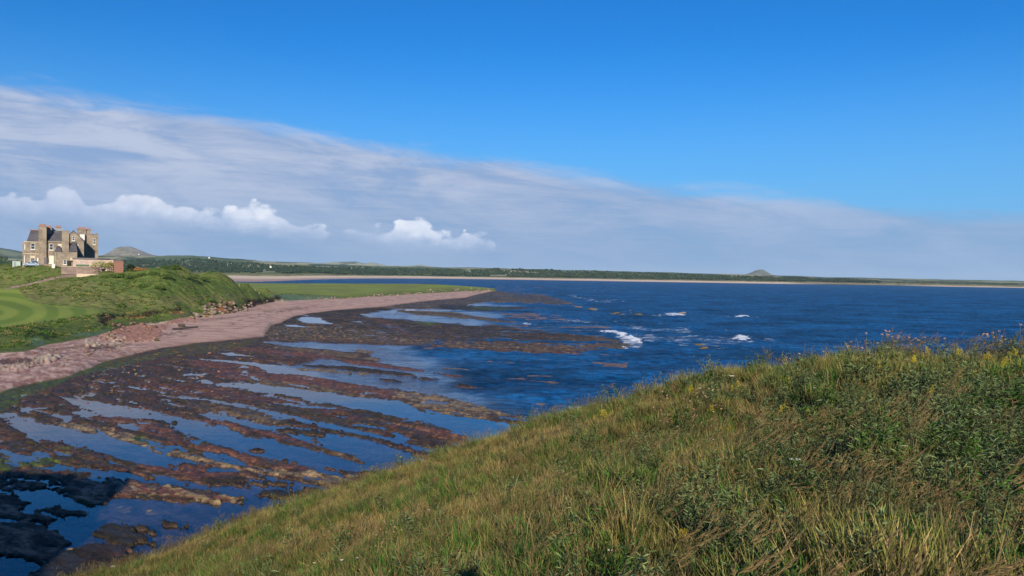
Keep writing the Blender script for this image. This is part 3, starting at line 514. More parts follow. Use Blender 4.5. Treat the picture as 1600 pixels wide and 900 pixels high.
# ------------------------------------------------------------------ sea
def build_sea():
    m = bpy.data.materials.new('sea_water'); m.use_nodes = True; t = NT(m.node_tree)
    tc = t.add('ShaderNodeTexCoord'); v = tc.outputs['Object']; x, y, z = t.sep(v)
    sh = t.add('ShaderNodeAttribute', attribute_name='shallow').outputs['Fac']
    fo = t.add('ShaderNodeAttribute', attribute_name='foam').outputs['Fac']
    calm = t.add('ShaderNodeAttribute', attribute_name='calm').outputs['Fac']
    w1 = t.noise(t.vec(t.m('MULTIPLY', x, .55), y, 0.0), .55, 4, .6, .6)
    w2 = t.noise(t.vec(t.m('MULTIPLY', x, .6), t.m('ADD', y, t.m('MULTIPLY', x, .15)), 3.0), 2.3, 3, .6, .3)
    w3 = t.noise(t.vec(t.m('MULTIPLY', x, .35), y, 7.0), .07, 3, .55)
    h = t.m('ADD', t.m('ADD', t.m('MULTIPLY', w1, 1.0), t.m('MULTIPLY', w2, .32)), t.m('MULTIPLY', w3, 3.5))
    amp = t.m('ADD', t.m('MULTIPLY', t.m('SUBTRACT', 1.0, calm), .98), .02)
    bn = t.add('ShaderNodeBump'); bn.inputs['Distance'].default_value = .55; t.set(bn.inputs['Strength'], amp); t.l.new(h, bn.inputs['Height'])
    fr = t.add('ShaderNodeFresnel'); fr.inputs[0].default_value = 1.33; t.l.new(bn.outputs[0], fr.inputs[1])
    tex = t.m('ADD', t.m('MULTIPLY', w3, .3), t.m('MULTIPLY', w1, .7))
    deep = t.mix(t.mr(tex, .38, .62), (.0036, .044, .125), (.0075, .078, .195))
    mid = t.mix(t.mr(w1, .4, .6), (.010, .042, .092), (.020, .060, .115))
    dcol = t.mix(t.mr(sh, .0, .55), deep, mid)
    chop = t.noise(t.vec(t.m('MULTIPLY', x, .6), y, 0.0), .05, 9, .82, .4)
    dcol = t.mix(1.0, dcol, t.mix(t.mr(chop, .36, .64), (.35,)*3, (1.65,)*3), 'MULTIPLY')
    chop2 = t.noise(t.vec(t.m('MULTIPLY', x, .8), y, 0.0), .7, 4, .75); dcol = t.mix(1.0, dcol, t.mix(t.mr(chop2, .35, .65), (.5,)*3, (1.5,)*3), 'MULTIPLY')
    df = t.add('ShaderNodeBsdfDiffuse'); t.set(df.inputs[0], dcol)
    tr = t.add('ShaderNodeBsdfTransparent'); t.set(tr.inputs[0], (.88, .88, .88))
    ms = t.add('ShaderNodeMixShader'); t.set(ms.inputs[0], t.mr(sh, .45, .98)); t.l.new(df.outputs[0], ms.inputs[1]); t.l.new(tr.outputs[0], ms.inputs[2])
    gl = t.add('ShaderNodeBsdfGlossy'); gl.inputs['Roughness'].default_value = .1; t.set(gl.inputs[0], (.9, .95, 1)); t.l.new(bn.outputs[0], gl.inputs['Normal'])
    t.set(gl.inputs['Roughness'], t.mr(calm, 0, 1, .22, .06))
    m2 = t.add('ShaderNodeMixShader'); t.set(m2.inputs[0], t.m('MINIMUM', t.m('MULTIPLY', fr.outputs[0], t.mr(calm, 0, .55, .32, 1.0)), t.mr(calm, 0, .55, .15, .75)))
    t.l.new(ms.outputs[0], m2.inputs[1]); t.l.new(gl.outputs[0], m2.inputs[2])
    fd = t.add('ShaderNodeBsdfDiffuse'); t.set(fd.inputs[0], (.72, .77, .82))
    fn = t.noise(t.vec(t.m('MULTIPLY', x, .6), y, 0.0), .35, 8, .8, 1.2)
    fm = t.mr(t.m('ADD', fn, t.m('MULTIPLY', t.m('SUBTRACT', fo, .5), .34)), .50, .64)
    fm = t.m('MULTIPLY', fm, t.mr(fo, 0.02, .25))
    m3 = t.add('ShaderNodeMixShader'); t.set(m3.inputs[0], fm); t.l.new(m2.outputs[0], m3.inputs[1]); t.l.new(fd.outputs[0], m3.inputs[2])
    out = t.add('ShaderNodeOutputMaterial'); t.l.new(m3.outputs[0], out.inputs[0])
    a = np.concatenate([np.linspace(-3.2, -.9, 30, endpoint=False), np.linspace(-.9, .9, 620), np.linspace(.91, 3.2, 30)])
    ys = 22*np.exp(np.linspace(0, math.log(1600/22.), 520)); ys = np.r_[ys, 1600*np.exp(np.linspace(.02, math.log(30000/1600.), 60))]
    Y, A = np.meshgrid(ys, a, indexing='ij'); X = A*Y; u, v_ = proj(X, Y, 0.0)
    # shallow where beds are: pools and the reef side; deep towards the right
    line = np.interp(v_, [430, 450, 470, 500, 520, 545, 560, 600, 650, 700, 760], [440, 560, 800, 830, 740, 600, 640, 700, 800, 840, 900])
    s = sst(70, -70, (u-line)+fbm(X/18, Y/30, 3, .5, 60)*60)
    calm = sst(60, -60, (u-np.interp(v_, [500, 545, 570, 590, 620, 660, 720], [330, 420, 470, 560, 640, 900, 1200]))+fbm(X/20, Y/20, 3, .5, 62)*40)
    north = (v_ < 530) & (u > 560); calm = np.where(v_ < 530, sst(20, -40, u-600)*(v_ > 470), calm); s = np.where(v_ < 530, sst(150, -60, u-(700+fbm(X/40, Y/60, 3, .5, 61)*80))*(v_ > 465), s)
    n = fbm(X/9, Y/22, 4, .6, 63)
    calm = np.maximum(calm, np.minimum(s*1.1, .8)*(.75+.5*np.clip(n, -.5, .5))); s = s*.97
    foam = np.zeros(X.shape); nfo = fbm(X/2.2, Y/5, 4, .65, 64)
    def f(b, w, k=1.0, nn=6): 
        nonlocal foam
        foam = np.maximum(foam, w*sst(-1, 3.0*k, band_sd(b, u, v_)+n*nn+nfo*min(nn, 2.2)))
    f([(943,515.5,518),(960,517,522),(975,521,529),(988,525,534),(1000,529,535)], 1.0, .7, 2)
    f([(955,520,524),(975,524,540),(995,530,542),(1004,534,540)], .62, 1, 4)
    f([(965,540,546),(985,538,545),(996,540,543)], .9, 1, 2)
    f([(960,517,530),(1010,520,540),(1080,522,541),(1150,525,540),(1220,530,536)], .46, 2, 9)
    f([(860,500,505),(960,505,513),(1060,512,522),(1120,519,524)], .5, 1, 8)
    f([(1147,528,531),(1156,524,531.5),(1169,528.5,532)], .92, .8, 2.5); f([(1140,531,536),(1156,531,537),(1180,532,534)], .3, 1, 3)
    f([(1152,493,496),(1158,491.5,496.5),(1172,494,496)], 1.1, .6, 1.2); f([(1100,493.5,495.5),(1160,494,496.5),(1200,495,496.5)], .45, .5, 1)
    f([(1036,488,491),(1050,489,493),(1072,490.5,493)], .9, .6, 1.5); f([(1000,492,495),(1020,492,495),(1036,493,495)], .6, .6, 2)
    f([(892,461,463),(904,463,465.5),(912,465,468),(922,467,469.5),(950,469,471),(985,470,471)], .62, .5, 2.5)
    f([(630,482,486),(645,482,487),(656,485,487)], .85, .6, 1.5); f([(816,504,507),(828,506,508),(836,507,508)], .7, .5, 1)
    f([(430,437.5,439.5),(500,435.2,437.4),(560,434.6,436.2),(650,434.3,435.6),(700,434.5,435.6)], .5, .3, .8); f([(850,436,437.4),(870,436,437.5)], .8, .3, .3)
    f([(890,636,638),(905,634.5,638.5),(930,638,641)], .6, .8, 2); f([(560,537,541),(640,540,543),(700,543,546)], .22, .7, 3)
    nr, nc = X.shape; idx = np.arange(nr*nc).reshape(nr, nc)
    Fq = np.stack([idx[:-1, :-1], idx[:-1, 1:], idx[1:, 1:], idx[1:, :-1]], -1).reshape(-1, 4)
    wav = (fbm(X/5, Y/3.2, 3, .55, 70)*.16+fbm(X/30, Y/14, 2, .5, 71)*.22)*(1-calm)*(1-s*.8)*sst(45, 90, Y)*sst(2500, 500, Y)
    Z = wav+.30*sst(.6, 1.1, foam)*(1+fbm(X/1.5, Y/1.5, 3, .6, 72))
    o = mesh_np('sea', np.stack([X, Y, Z], -1).reshape(-1, 3), Fq, m, attrs=dict(shallow=s, foam=foam, calm=calm)); tag(o, 'deep blue sea with tide pools inshore', kind='structure')
    # sea bed, one dark sheet below
    bd = mesh_np('seabed', [(-60000, -300, -4), (60000, -300, -4), (60000, 40000, -4), (-60000, 40000, -4)], [[0, 1, 2, 3]], mat('seabed', (.03, .05, .07), .9)); tag(bd, 'sea floor', kind='structure')
build_sea()

# ------------------------------------------------------------------ far land, hills, woods
M_far = mat('far_field', 'Col', .95, .1, var=.2)
M_wood = mat('far_wood', 'Col', .95, .1, var=.3)
def far_strip(name, rows, ustep=3.0, u0=-700, u1=2300, colf=None, n=(260, 30), m=None, label=None, nz=1.0):
    """rows: list of outlines [(u, v, y)...]; lofted surface through them"""
    us = np.arange(u0, u1, ustep); P = []
    for r in rows:
        r = np.array(r, float); vv = np.interp(us, r[:, 0], r[:, 1]); yy = np.interp(us, r[:, 0], r[:, 2])
        P.append(np.array([at_y(a, b, c) for a, b, c in zip(us, vv, yy)]))
    k = 6; rowsP = []; t_ = []
    for i in range(len(P)-1):
        for j in range(k):
            q = j/k; rowsP.append(lerp(P[i], P[i+1], q)); t_.append(i+q)
    rowsP.append(P[-1]); t_.append(len(P)-1)
    G = np.stack(rowsP); tt = np.array(t_)[:, None]*np.ones(len(us))
    G[..., 2] += fbm(G[..., 0]/220, G[..., 1]/300, 4, .55, 80)*nz*np.minimum(1, tt)*np.linspace(0, 1, len(G))[:, None]*2
    U, V = proj(G[..., 0], G[..., 1], G[..., 2]); c = colf(U, V, G, tt)
    nr, nc = G.shape[:2]; idx = np.arange(nr*nc).reshape(nr, nc)
    F = np.stack([idx[:-1, :-1], idx[:-1, 1:], idx[1:, 1:], idx[1:, :-1]], -1).reshape(-1, 4)
    o = mesh_np(name, G.reshape(-1, 3), F, m or M_far, cols=np.clip(c, .003, 1).reshape(-1, 3)); tag(o, label, kind='structure'); return o
def hz(u): return 418.0+.0165*u
shore = [(-700, 470, 500), (100, 447, 1050), (300, 445, 1100), (400, 441.5, 1150), (440, 440, 1300), (480, 438, 1600), (540, 436.2, 2100), (600, 435.8, 2500), (700, 435.9, 2950), (800, 437.2, 3100), (1000, 440.4, 3150), (1200, 443.3, 3250), (1400, 446.8, 3300), (1600, 450, 3200), (2300, 461.5, 3200)]
def rowz(dy, z, base=shore):
    out = []
    for (u, v, y) in base:
        yy = y+(dy(u) if callable(dy) else dy); p = hz(u)+(15-(z(u) if callable(z) else z))/yy*1200; out.append((u, p, yy))
    return out
sdy = lambda u: float(np.interp(u, [-700, 100, 350, 420, 500, 560, 700, 900, 1150, 1250, 2300], [900, 1200, 1150, 1000, 900, 600, 250, 160, 90, 50, 60]))
row0 = rowz(-15, -.6); row1 = rowz(0, .25); row2 = rowz(sdy, lambda u: float(np.interp(u, [420, 620, 1200, 1350], [2.4, 7.5, 6.5, 3]))); row3 = rowz(lambda u: sdy(u)+120, lambda u: float(np.interp(u, [420, 620], [6, 8.6]))); row4 = rowz(lambda u: sdy(u)+700, 10); row5 = rowz(lambda u: 6000, 14)
def c_near(U, V, G, t):
    X, Y = G[..., 0], G[..., 1]; c = np.zeros(U.shape+(3,))+np.array((.50, .34, .27))
    c = lerpc(c, np.array((.33, .22, .20)), sst(.9, .0, t-1)*sst(700, 420, U)*.6)
    c = lerpc(c, np.array((.66, .53, .38)), sst(1.15, 1.5, t)); gr = lerpc(np.zeros(U.shape+(3,))+np.array((.16, .15, .06)), np.array((.30, .26, .12)), sst(-.2, .3, fbm(X/90, Y/60, 4, .5, 81)))
    c = lerpc(c, gr, sst(2.0, 2.3, t+.25*fbm(X/60, Y/60, 3, .5, 82)))
    dark = sst(1210, 1300, U)*sst(1480, 1400, U); c = lerpc(c, np.array((.10, .09, .07)), dark*(t < 2)); 
    fields = np.floor(X/420+.4*np.sin(Y/500.)); rnd = np.abs(np.sin(fields*12.9+np.floor(Y/500.)*78.2))
    fc = lerpc(np.zeros(U.shape+(3,))+np.array((.10, .16, .04)), np.array((.33, .29, .14)), sst(.5, .8, rnd)); c = lerpc(c, fc, sst(3.3, 4.2, t)); return c
far_strip('coastal_land', [row0, row1, row2, row3, row4, row5], colf=c_near, label='far shore with pale sand beach and dunes', nz=.6)
def ridge(name, prof, y, depth, colf, label, base=6, step=2.0, m=None, nz=2.0):
    prof = sorted(prof); us = [p[0] for p in prof]; vs = [p[1] for p in prof]
    F = lambda u: float(np.interp(u, us, vs))
    uu = np.arange(us[0], us[-1]+.1, step)
    ztop = [at_y(u, F(u), y)[2] for u in uu]
    r = lambda dy, k: [(u, hz(u)+(15-(base+(zt-base)*k))/(y+dy)*1200, y+dy) for u, zt in zip(uu, ztop)]
    return far_strip(name, [r(-depth, 0), r(-depth*.62, .3), r(-depth*.3, .72), r(0, 1), r(depth*.5, .5), r(depth, 0)], step, us[0], us[-1], colf, m=m, label=label, nz=nz)
def c_farm(dk, lt, sc_=420., s=0):
    def f(U, V, G, t):
        X, Y = G[..., 0], G[..., 1]; cx = np.floor(X/sc_+.6*fbm(X/900, Y/900, 2, .5, s+5)); cy = np.floor(Y/(sc_*1.2)+.5*np.sin(X/700)); r = np.abs(np.sin(cx*12.9898+cy*78.233+s)*43758.5453) % 1
        c = lerpc(np.zeros(U.shape+(3,))+np.array(dk), np.array(lt), sst(.45, .65, r)); return lerpc(c, np.array((.03, .05, .02)), sst(.02, .16, fbm(X/500, Y/260, 4, .5, s+7))*.9)
    return f
def c_rocky(c1, c2, s=0):
    def f(U, V, G, t): return lerpc(np.zeros(U.shape+(3,))+np.array(c1), np.array(c2), sst(-.2, .25, fbm(G[..., 0]/120, G[..., 2]/25, 4, .6, s)))
    return f
ridge('farmland_rise', [(-700, 392), (-200, 392), (0, 400), (60, 404), (150, 399), (230, 400), (260, 399.5), (300, 399), (330, 401), (350, 403.5), (400, 406.5), (404, 409), (440, 411), (600, 416), (760, 418.5), (1100, 427), (1300, 433), (1700, 441), (2300, 452)], 6200, 1500, c_farm((.09, .14, .05), (.30, .28, .15)), 'low farmland rise with woods behind the shore belt', base=14)
ridge('hill', [(-700, 370), (-300, 380), (-60, 388), (0, 387), (12, 389), (30, 392), (60, 399), (130, 405)], 8500, 1500, c_farm((.07, .12, .05), (.16, .18, .08), 600, 3), 'green hill on the far left behind the house', base=15)
ridge('flat_topped_hill', [(140, 402), (158, 399), (168, 395.5), (175, 391), (180, 387.5), (186, 386), (198, 385.4), (206, 386), (212, 388), (220, 391), (228, 394.5), (238, 398), (256, 401)], 9500, 900, c_rocky((.15, .14, .10), (.26, .22, .16), 3), 'grey flat topped hill right of the house', base=60)
ridge('distant_hills', [(330, 406), (370, 404), (400, 407), (440, 409), (470, 409.5), (500, 411), (530, 409), (555, 408.5), (570, 412), (580, 410), (590, 411.5), (604, 415), (640, 415), (655, 413.5), (670, 415.5), (690, 417.5)], 12500, 1200, c_farm((.08, .12, .07), (.34, .33, .20), 700, 6), 'row of distant low hills', base=40)
ridge('conical_hill', [(1150, 430), (1162, 428.8), (1168, 427.8), (1175, 425), (1181, 422.3), (1186, 421.2), (1190, 421.1), (1194, 422), (1200, 425.5), (1206, 429.2), (1220, 431)], 13500, 800, c_rocky((.10, .10, .07), (.16, .15, .11), 8), 'small conical hill on the right skyline', base=30, step=1.0)
ridge('low_headland', [(1200, 432), (1290, 434), (1340, 433.6), (1365, 434.6), (1380, 437), (1430, 438), (1500, 440), (1600, 442.8), (1800, 446), (2300, 455)], 5200, 900, c_farm((.06, .10, .05), (.24, .22, .12), 380, 9), 'low wooded headland at far right', base=4)

def blob_proto(seed, n=2):
    bm = bmesh.new(); bmesh.ops.create_icosphere(bm, subdivisions=1, radius=1); r = random.Random(seed)
    for v in bm.verts: v.co *= r.uniform(.75, 1.2); v.co.z = v.co.z*.9+.1
    V = np.array([v.co[:] for v in bm.verts]); F = np.array([[v.index for v in f.verts] for f in bm.faces]); bm.free(); return V, F
BL = [blob_proto(i) for i in range(6)]
def wood(name, pts, label, c1, c2, hgt=(9, 14), s=0):
    """one mass of many trees: crown blobs of uneven size, each over a short trunk"""
    r = np.random.RandomState(s); Vs, Fs, Cs = [], [], []; off = 0
    for (x, y, z) in pts:
        h = r.uniform(*hgt); V, F = BL[r.randint(6)]; w = h*r.uniform(.36, .55); ang = r.uniform(0, 6.28); ca, sa = math.cos(ang), math.sin(ang)
        Q = V*np.array((w, w, h*.46)); Q = np.c_[Q[:, 0]*ca-Q[:, 1]*sa, Q[:, 0]*sa+Q[:, 1]*ca, Q[:, 2]]+np.array((x, y, z+h*.5)); c = lerp(np.array(c1), np.array(c2), r.rand())*r.uniform(.75, 1.25)
        Vs.append(Q); Fs.append(F+off); Cs.append(np.tile(c, (len(Q), 1))); off += len(Q)
    o = mesh_np(name, np.concatenate(Vs), np.concatenate(Fs), M_wood, cols=np.concatenate(Cs), smooth=False); tag(o, label, kind='stuff'); o['category'] = 'woodland'; return o
def wood_pts(u0, u1, vbase, d, rows, dens, ztop, s):
    """base line (pixel curve) at distance d(u); rows metres deep, ground rising to ztop"""
    r = np.random.RandomState(s); pts = []; n = int(dens)
    for _ in range(n):
        u = r.uniform(u0, u1); q = r.rand()**1.3; y = float(np.interp(u, [p[0] for p in d], [p[1] for p in d]))+q*rows
        zt = float(np.interp(u, [p[0] for p in vbase], [p[1] for p in vbase])); 
        top = at_y(u, zt, y)[2]; base = 9+(max(top-12, 9)-9)*q
        g = (u-800)/1200*y; m = fbm(np.array([g/160]), np.array([y/160]), 2, .5, s)[0]
        if m < -.28: continue
        pts.append((g, y, base+m*4))
    return pts
DD = [(-200, 2200), (240, 2700), (400, 2750), (600, 3150), (800, 3450), (1200, 3500), (1600, 3600)]
wood('woodland', wood_pts(90, 640, [(90, 409), (150, 407), (200, 406), (240, 403.5), (300, 402.5), (340, 407), (380, 410), (440, 413), (540, 416.5), (640, 418.5)], DD, 900, 5200, 0, 11), 'dark green woodland belt behind the sandy bay on the left', (.010, .026, .014), (.028, .048, .026), s=21)
wood('woodland', wood_pts(620, 1260, [(620, 418.5), (700, 419.5), (756, 420), (765, 417.5), (812, 418), (822, 420.5), (850, 420.5), (860, 420), (900, 422.5), (1000, 425), (1100, 428), (1150, 429.5), (1200, 431.5), (1300, 434)], DD, 500, 4600, 0, 12), 'pine wood belt above the long beach in the middle', (.014, .030, .015), (.038, .056, .027), s=22)
wood('woodland', wood_pts(1230, 1376, [(1200, 431), (1250, 432.5), (1300, 434), (1340, 436.5), (1376, 439)], DD, 300, 1100, 0, 13), 'dark wood on the point right of the long beach', (.013, .028, .015), (.032, .048, .025), s=23)
wood('woodland', wood_pts(1400, 1590, [(1395, 440), (1440, 438.5), (1500, 440.8), (1560, 442.5), (1592, 445.5)], [(1300, 3900), (1700, 4200)], 300, 900, 0, 14), 'thin dark wood on the low headland at far right', (.03, .05, .03), (.06, .075, .04), hgt=(7, 11), s=24)
wood('woodland', wood_pts(-260, 90, [(-260, 395), (0, 397), (20, 402), (34, 404), (90, 408)], [(-300, 1500), (200, 1700)], 500, 1100, 0, 15), 'dark trees behind the shed and house at far left', (.018, .038, .014), (.05, .075, .03), s=25)

# ------------------------------------------------------------------ foreground slope the photographer stands on
EDGE = [(130, 897, 19.5), (200, 884, 20), (300, 846, 20.5), (400, 806, 20.5), (500, 775, 20), (600, 745, 19.5), (700, 717, 18.8), (760, 700, 18.2), (830, 668, 17.5), (930, 650, 16.8), (1060, 628, 16), (1130, 613, 15.4), (1200, 597, 14.6), (1280, 578, 13.8), (1400, 566, 12.8), (1500, 560, 12.2), (1600, 556, 11.8), (1750, 560, 11.5)]
FP = list(EDGE)+[(220, 905, 17.5), (300, 905, 15.5), (400, 905, 12), (400, 850, 16), (500, 905, 9.4), (500, 835, 13), (650, 905, 6.8), (650, 830, 9.8), (650, 770, 14), (800, 905, 5.2), (800, 790, 8.4), (800, 720, 12.5), (1000, 905, 4.5), (1000, 760, 7.4), (1000, 690, 11),
      (1200, 905, 4.2), (1200, 760, 6.6), (1200, 670, 9.6), (1400, 905, 4.0), (1400, 740, 6.4), (1400, 630, 9.2), (1600, 905, 3.9), (1600, 720, 6.4), (1600, 620, 8.8), (1800, 905, 3.9), (1800, 620, 9)]
EA = np.array([(lambda w: (w[0]/w[1], w[1]))(at_y(*p)) for p in EDGE]); EA = EA[np.argsort(EA[:, 0])]
def edge_y(a): return np.interp(a, EA[:, 0], EA[:, 1])
X_, Z_ = [], []
def eshift(u): return float(np.interp(u, [130, 400, 700, 1000, 1600], [8, 10, 21, 31, 32]))
for i_, (u, v, y) in enumerate(FP):
    if v < 700 or i_ < len(EDGE): v += eshift(u)*(1 if i_ < len(EDGE) else .6)
    w = at_y(u, v, y); X_.append((w[0], w[1])); Z_.append(w[2]-.06)
for (u, v, y) in EDGE:
    w = at_y(u, v+eshift(u), y); X_.append((w[0]*1.12, w[1]*1.12)); Z_.append(w[2]-2.2); X_.append((w[0]*1.30, w[1]*1.30)); Z_.append(w[2]-6.5)
for (x, y, z) in [(0, 0, 13.4), (4, 0, 13.5), (-3, 0, 13.1), (0, -6, 13.6), (8, -4, 13.7), (-8, -4, 12.6), (-8, 3, 11.2), (-12, 8, 8.0), (-14, 14, 5.6), (-17, 4, 8.5), (-18, -5, 12), (20, 0, 13.8), (25, 8, 13.2), (-16, 22, 2.0), (24, -6, 14)]:
    X_.append((x, y)); Z_.append(z)
fore_tps = TPS(X_, Z_, lam=.02)
def fore_z(x, y):
    x = np.asarray(x, float); y = np.asarray(y, float)
    z = fore_tps(np.atleast_1d(x), np.atleast_1d(y)); z = z+fbm(np.atleast_1d(x)/1.3, np.atleast_1d(y)/1.3, 3, .5, 90)*.09*sst(2, 6, np.atleast_1d(y))+fbm(np.atleast_1d(x)/.5, np.atleast_1d(y)/.5, 2, .5, 91)*(.05+.07*sst(1, 4, np.atleast_1d(x)))
    return z
def build_fore():
    xs = np.linspace(-34, 34, 300); ys = np.linspace(-10, 30, 200); X, Y = np.meshgrid(xs, ys); Z = fore_z(X, Y)
    ey = edge_y(X/np.maximum(Y, 1)); over = np.maximum(0, Y-ey*1.15)*(Y > 8); Z = Z-over*.8
    lft = np.maximum(0, -18-X); Z = Z-lft*.5*sst(6, 10, Y); Z = np.maximum(Z, -2.0)
    # cliff top away to the left, outside the frame, whose shade falls on the rocks below
    d = np.maximum(np.maximum(-23.3-0-(-X)*-1+0, 0)*0, 0); nn = fbm(X/3, Y/3, 3, .5, 92)*1.4
    right = -19.6-(Y-10)*.31
    m = sst(.3, -1.5, X-right+nn*.7)*sst(26.6, 24.8, Y+nn*.8)
    Z = np.maximum(Z, lerp(-2.5, 12.6+fbm(X/5, Y/5, 3, .5, 93)*.8, m))
    g = lerpc(np.zeros(X.shape+(3,))+np.array((.075, .065, .025)), np.array((.05, .07, .018)), sst(-.2, .3, fbm(X/.8, Y/.8, 4, .5, 94)))
    st = sst(3, 7, over)[..., None]; g = g*(1-st)+np.array((.16, .07, .05))*st
    nr, nc = X.shape; idx = np.arange(nr*nc).reshape(nr, nc)
    F = np.stack([idx[:-1, :-1], idx[:-1, 1:], idx[1:, 1:], idx[1:, :-1]], -1).reshape(-1, 4)
    keep = (np.maximum.reduce([Z[:-1, :-1], Z[1:, 1:]]).ravel() > -1.6)
    tag(mesh_np('clifftop_ground', np.stack([X, Y, Z], -1).reshape(-1, 3), F[keep], M_turf, cols=g.reshape(-1, 3)), 'steep grassy clifftop', kind='structure')
build_fore()

# ---- plant prototypes (never linked to the scene themselves; instanced by the meadow objects)
def leaf_mat(name, base, tip, tr=.35, rnd=.35, rough=.6):
    m = bpy.data.materials.new(name); m.use_nodes = True; t = NT(m.node_tree)
    at = t.add('ShaderNodeAttribute', attribute_name='Col').outputs['Color']; oi = t.add('ShaderNodeObjectInfo')
    geo = t.add('ShaderNodeNewGeometry'); ri = geo.outputs['Random Per Island']
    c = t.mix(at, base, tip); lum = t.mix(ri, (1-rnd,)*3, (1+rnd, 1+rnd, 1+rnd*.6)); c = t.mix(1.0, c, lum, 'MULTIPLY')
    c = t.mix(1.0, c, t.mix(oi.outputs['Random'], (.78, .84, .8), (1.22, 1.16, 1.1)), 'MULTIPLY')
    b = t.add('ShaderNodeBsdfPrincipled'); t.set(b.inputs['Base Color'], c); b.inputs['Roughness'].default_value = rough; b.inputs['Specular IOR Level'].default_value = .25
    trn = t.add('ShaderNodeBsdfTranslucent'); t.set(trn.inputs[0], c); mx = t.add('ShaderNodeMixShader'); mx.inputs[0].default_value = tr
    out = t.add('ShaderNodeOutputMaterial'); t.l.new(b.outputs[0], mx.inputs[1]); t.l.new(trn.outputs[0], mx.inputs[2]); t.l.new(mx.outputs[0], out.inputs[0]); return m
class PM:
    """collects leaf and stalk faces; colour channel runs 0 at the root to 1 at the tip"""
    def __init__(s): s.V, s.F, s.C, s.M = [], [], [], []
    def blade(s, p, d, L, w, bend, mi=0, seg=3, up=Vector((0, 0, 1))):
        d = Vector(d).normalized(); side = d.cross(Vector((random.uniform(-1, 1), random.uniform(-1, 1), .3))).normalized(); p = Vector(p); b0 = len(s.V)
        for i in range(seg+1):
            q = i/seg; ww = w*(1-q**1.6)*.5+(w*.04)
            s.V += [tuple(p-side*ww), tuple(p+side*ww)]; s.C += [q, q]
            p = p+d*(L/seg); d = (d+Vector(bend)*(1.0/seg)).normalized()
        for i in range(seg): s.F.append((b0+2*i, b0+2*i+1, b0+2*i+3, b0+2*i+2)); s.M.append(mi)
        return p, d
    def stalk(s, p, d, L, w, bend, mi=0, seg=4):
        d = Vector(d).normalized(); p = Vector(p); b0 = len(s.V); path = [p.copy()]
        for i in range(seg+1):
            for k in range(3):
                an = k*2.094; s.V.append((p.x+math.cos(an)*w*.5, p.y+math.sin(an)*w*.5, p.z)); s.C.append(i/seg)
            if i < seg: p = p+d*(L/seg); d = (d+Vector(bend)*(1.0/seg)).normalized(); path.append(p.copy())
        for i in range(seg):
            for k in range(3): s.F.append((b0+3*i+k, b0+3*i+(k+1) % 3, b0+3*i+3+(k+1) % 3, b0+3*i+3+k)); s.M.append(mi)
        return p, d, path
    def ball(s, p, r, mi, n=5, h=None):
        h = h or r; b0 = len(s.V); p = Vector(p)
        rings = [(-.75, .6), (.05, 1.0), (.75, .6)]
        for z, rr in rings:
            for k in range(n): s.V.append((p.x+math.cos(6.283*k/n)*r*rr, p.y+math.sin(6.283*k/n)*r*rr, p.z+z*h)); s.C.append(.5+.5*z)
        s.V.append((p.x, p.y, p.z+h)); s.C.append(1)
        for j in range(2):
            for k in range(n): s.F.append((b0+j*n+k, b0+j*n+(k+1) % n, b0+(j+1)*n+(k+1) % n, b0+(j+1)*n+k)); s.M.append(mi)
        for k in range(n): q = b0+2*n; s.F.append((q+k, q+(k+1) % n, b0+3*n, b0+3*n)); s.M.append(mi)
    def make(s, name, mats):
        me = bpy.data.meshes.new(name); me.from_pydata(s.V, [], [tuple(dict.fromkeys(f)) for f in s.F]); me.update()
        a = me.color_attributes.new('Col', 'FLOAT_COLOR', 'POINT'); c = np.ones((len(s.V), 4), np.float32); c[:, :3] = np.array(s.C)[:, None]; a.data.foreach_set('color', c.ravel())
        for m in mats: me.materials.append(m)
        me.polygons.foreach_set('material_index', np.array(s.M, np.int32)); me.polygons.foreach_set('use_smooth', np.ones(len(me.polygons), bool)); return me
random.seed(11); U1 = random.uniform
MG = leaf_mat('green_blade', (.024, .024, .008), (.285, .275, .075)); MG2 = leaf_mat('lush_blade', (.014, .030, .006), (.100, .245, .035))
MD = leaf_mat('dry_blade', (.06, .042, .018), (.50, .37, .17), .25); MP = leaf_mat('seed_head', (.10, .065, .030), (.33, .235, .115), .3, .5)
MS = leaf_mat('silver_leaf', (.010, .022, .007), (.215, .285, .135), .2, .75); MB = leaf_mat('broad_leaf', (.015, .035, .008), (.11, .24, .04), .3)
MPK = leaf_mat('pink_head', (.35, .17, .12), (.62, .40, .31), .2); MY = leaf_mat('yellow_flower', (.45, .36, .02), (.80, .66, .03), .3); MW = leaf_mat('white_flower', (.6, .6, .52), (.85, .85, .80), .3); MST = leaf_mat('stem', (.07, .07, .03), (.15, .13, .06), .15); MRD = leaf_mat('rusty_dock', (.10, .035, .02), (.24, .09, .05), .2)
WIND = (.45, .25, 0)
def p_grass(n, L, w, mi=0, spread=.09, lean=.35, dead=.25, wind=.5):
    p = PM()
    for _ in range(n):
        r = spread*math.sqrt(random.random()); t = U1(0, 6.28); l = L*U1(.55, 1.15)
        p.blade((r*math.cos(t), r*math.sin(t), -.02), (math.cos(t)*lean*U1(.2, 1), math.sin(t)*lean*U1(.2, 1), 1), l, w*U1(.7, 1.2), (WIND[0]*wind+U1(-.3, .3), WIND[1]*wind+U1(-.3, .3), -U1(.1, .9)), 1 if random.random() < dead else mi)
    return p
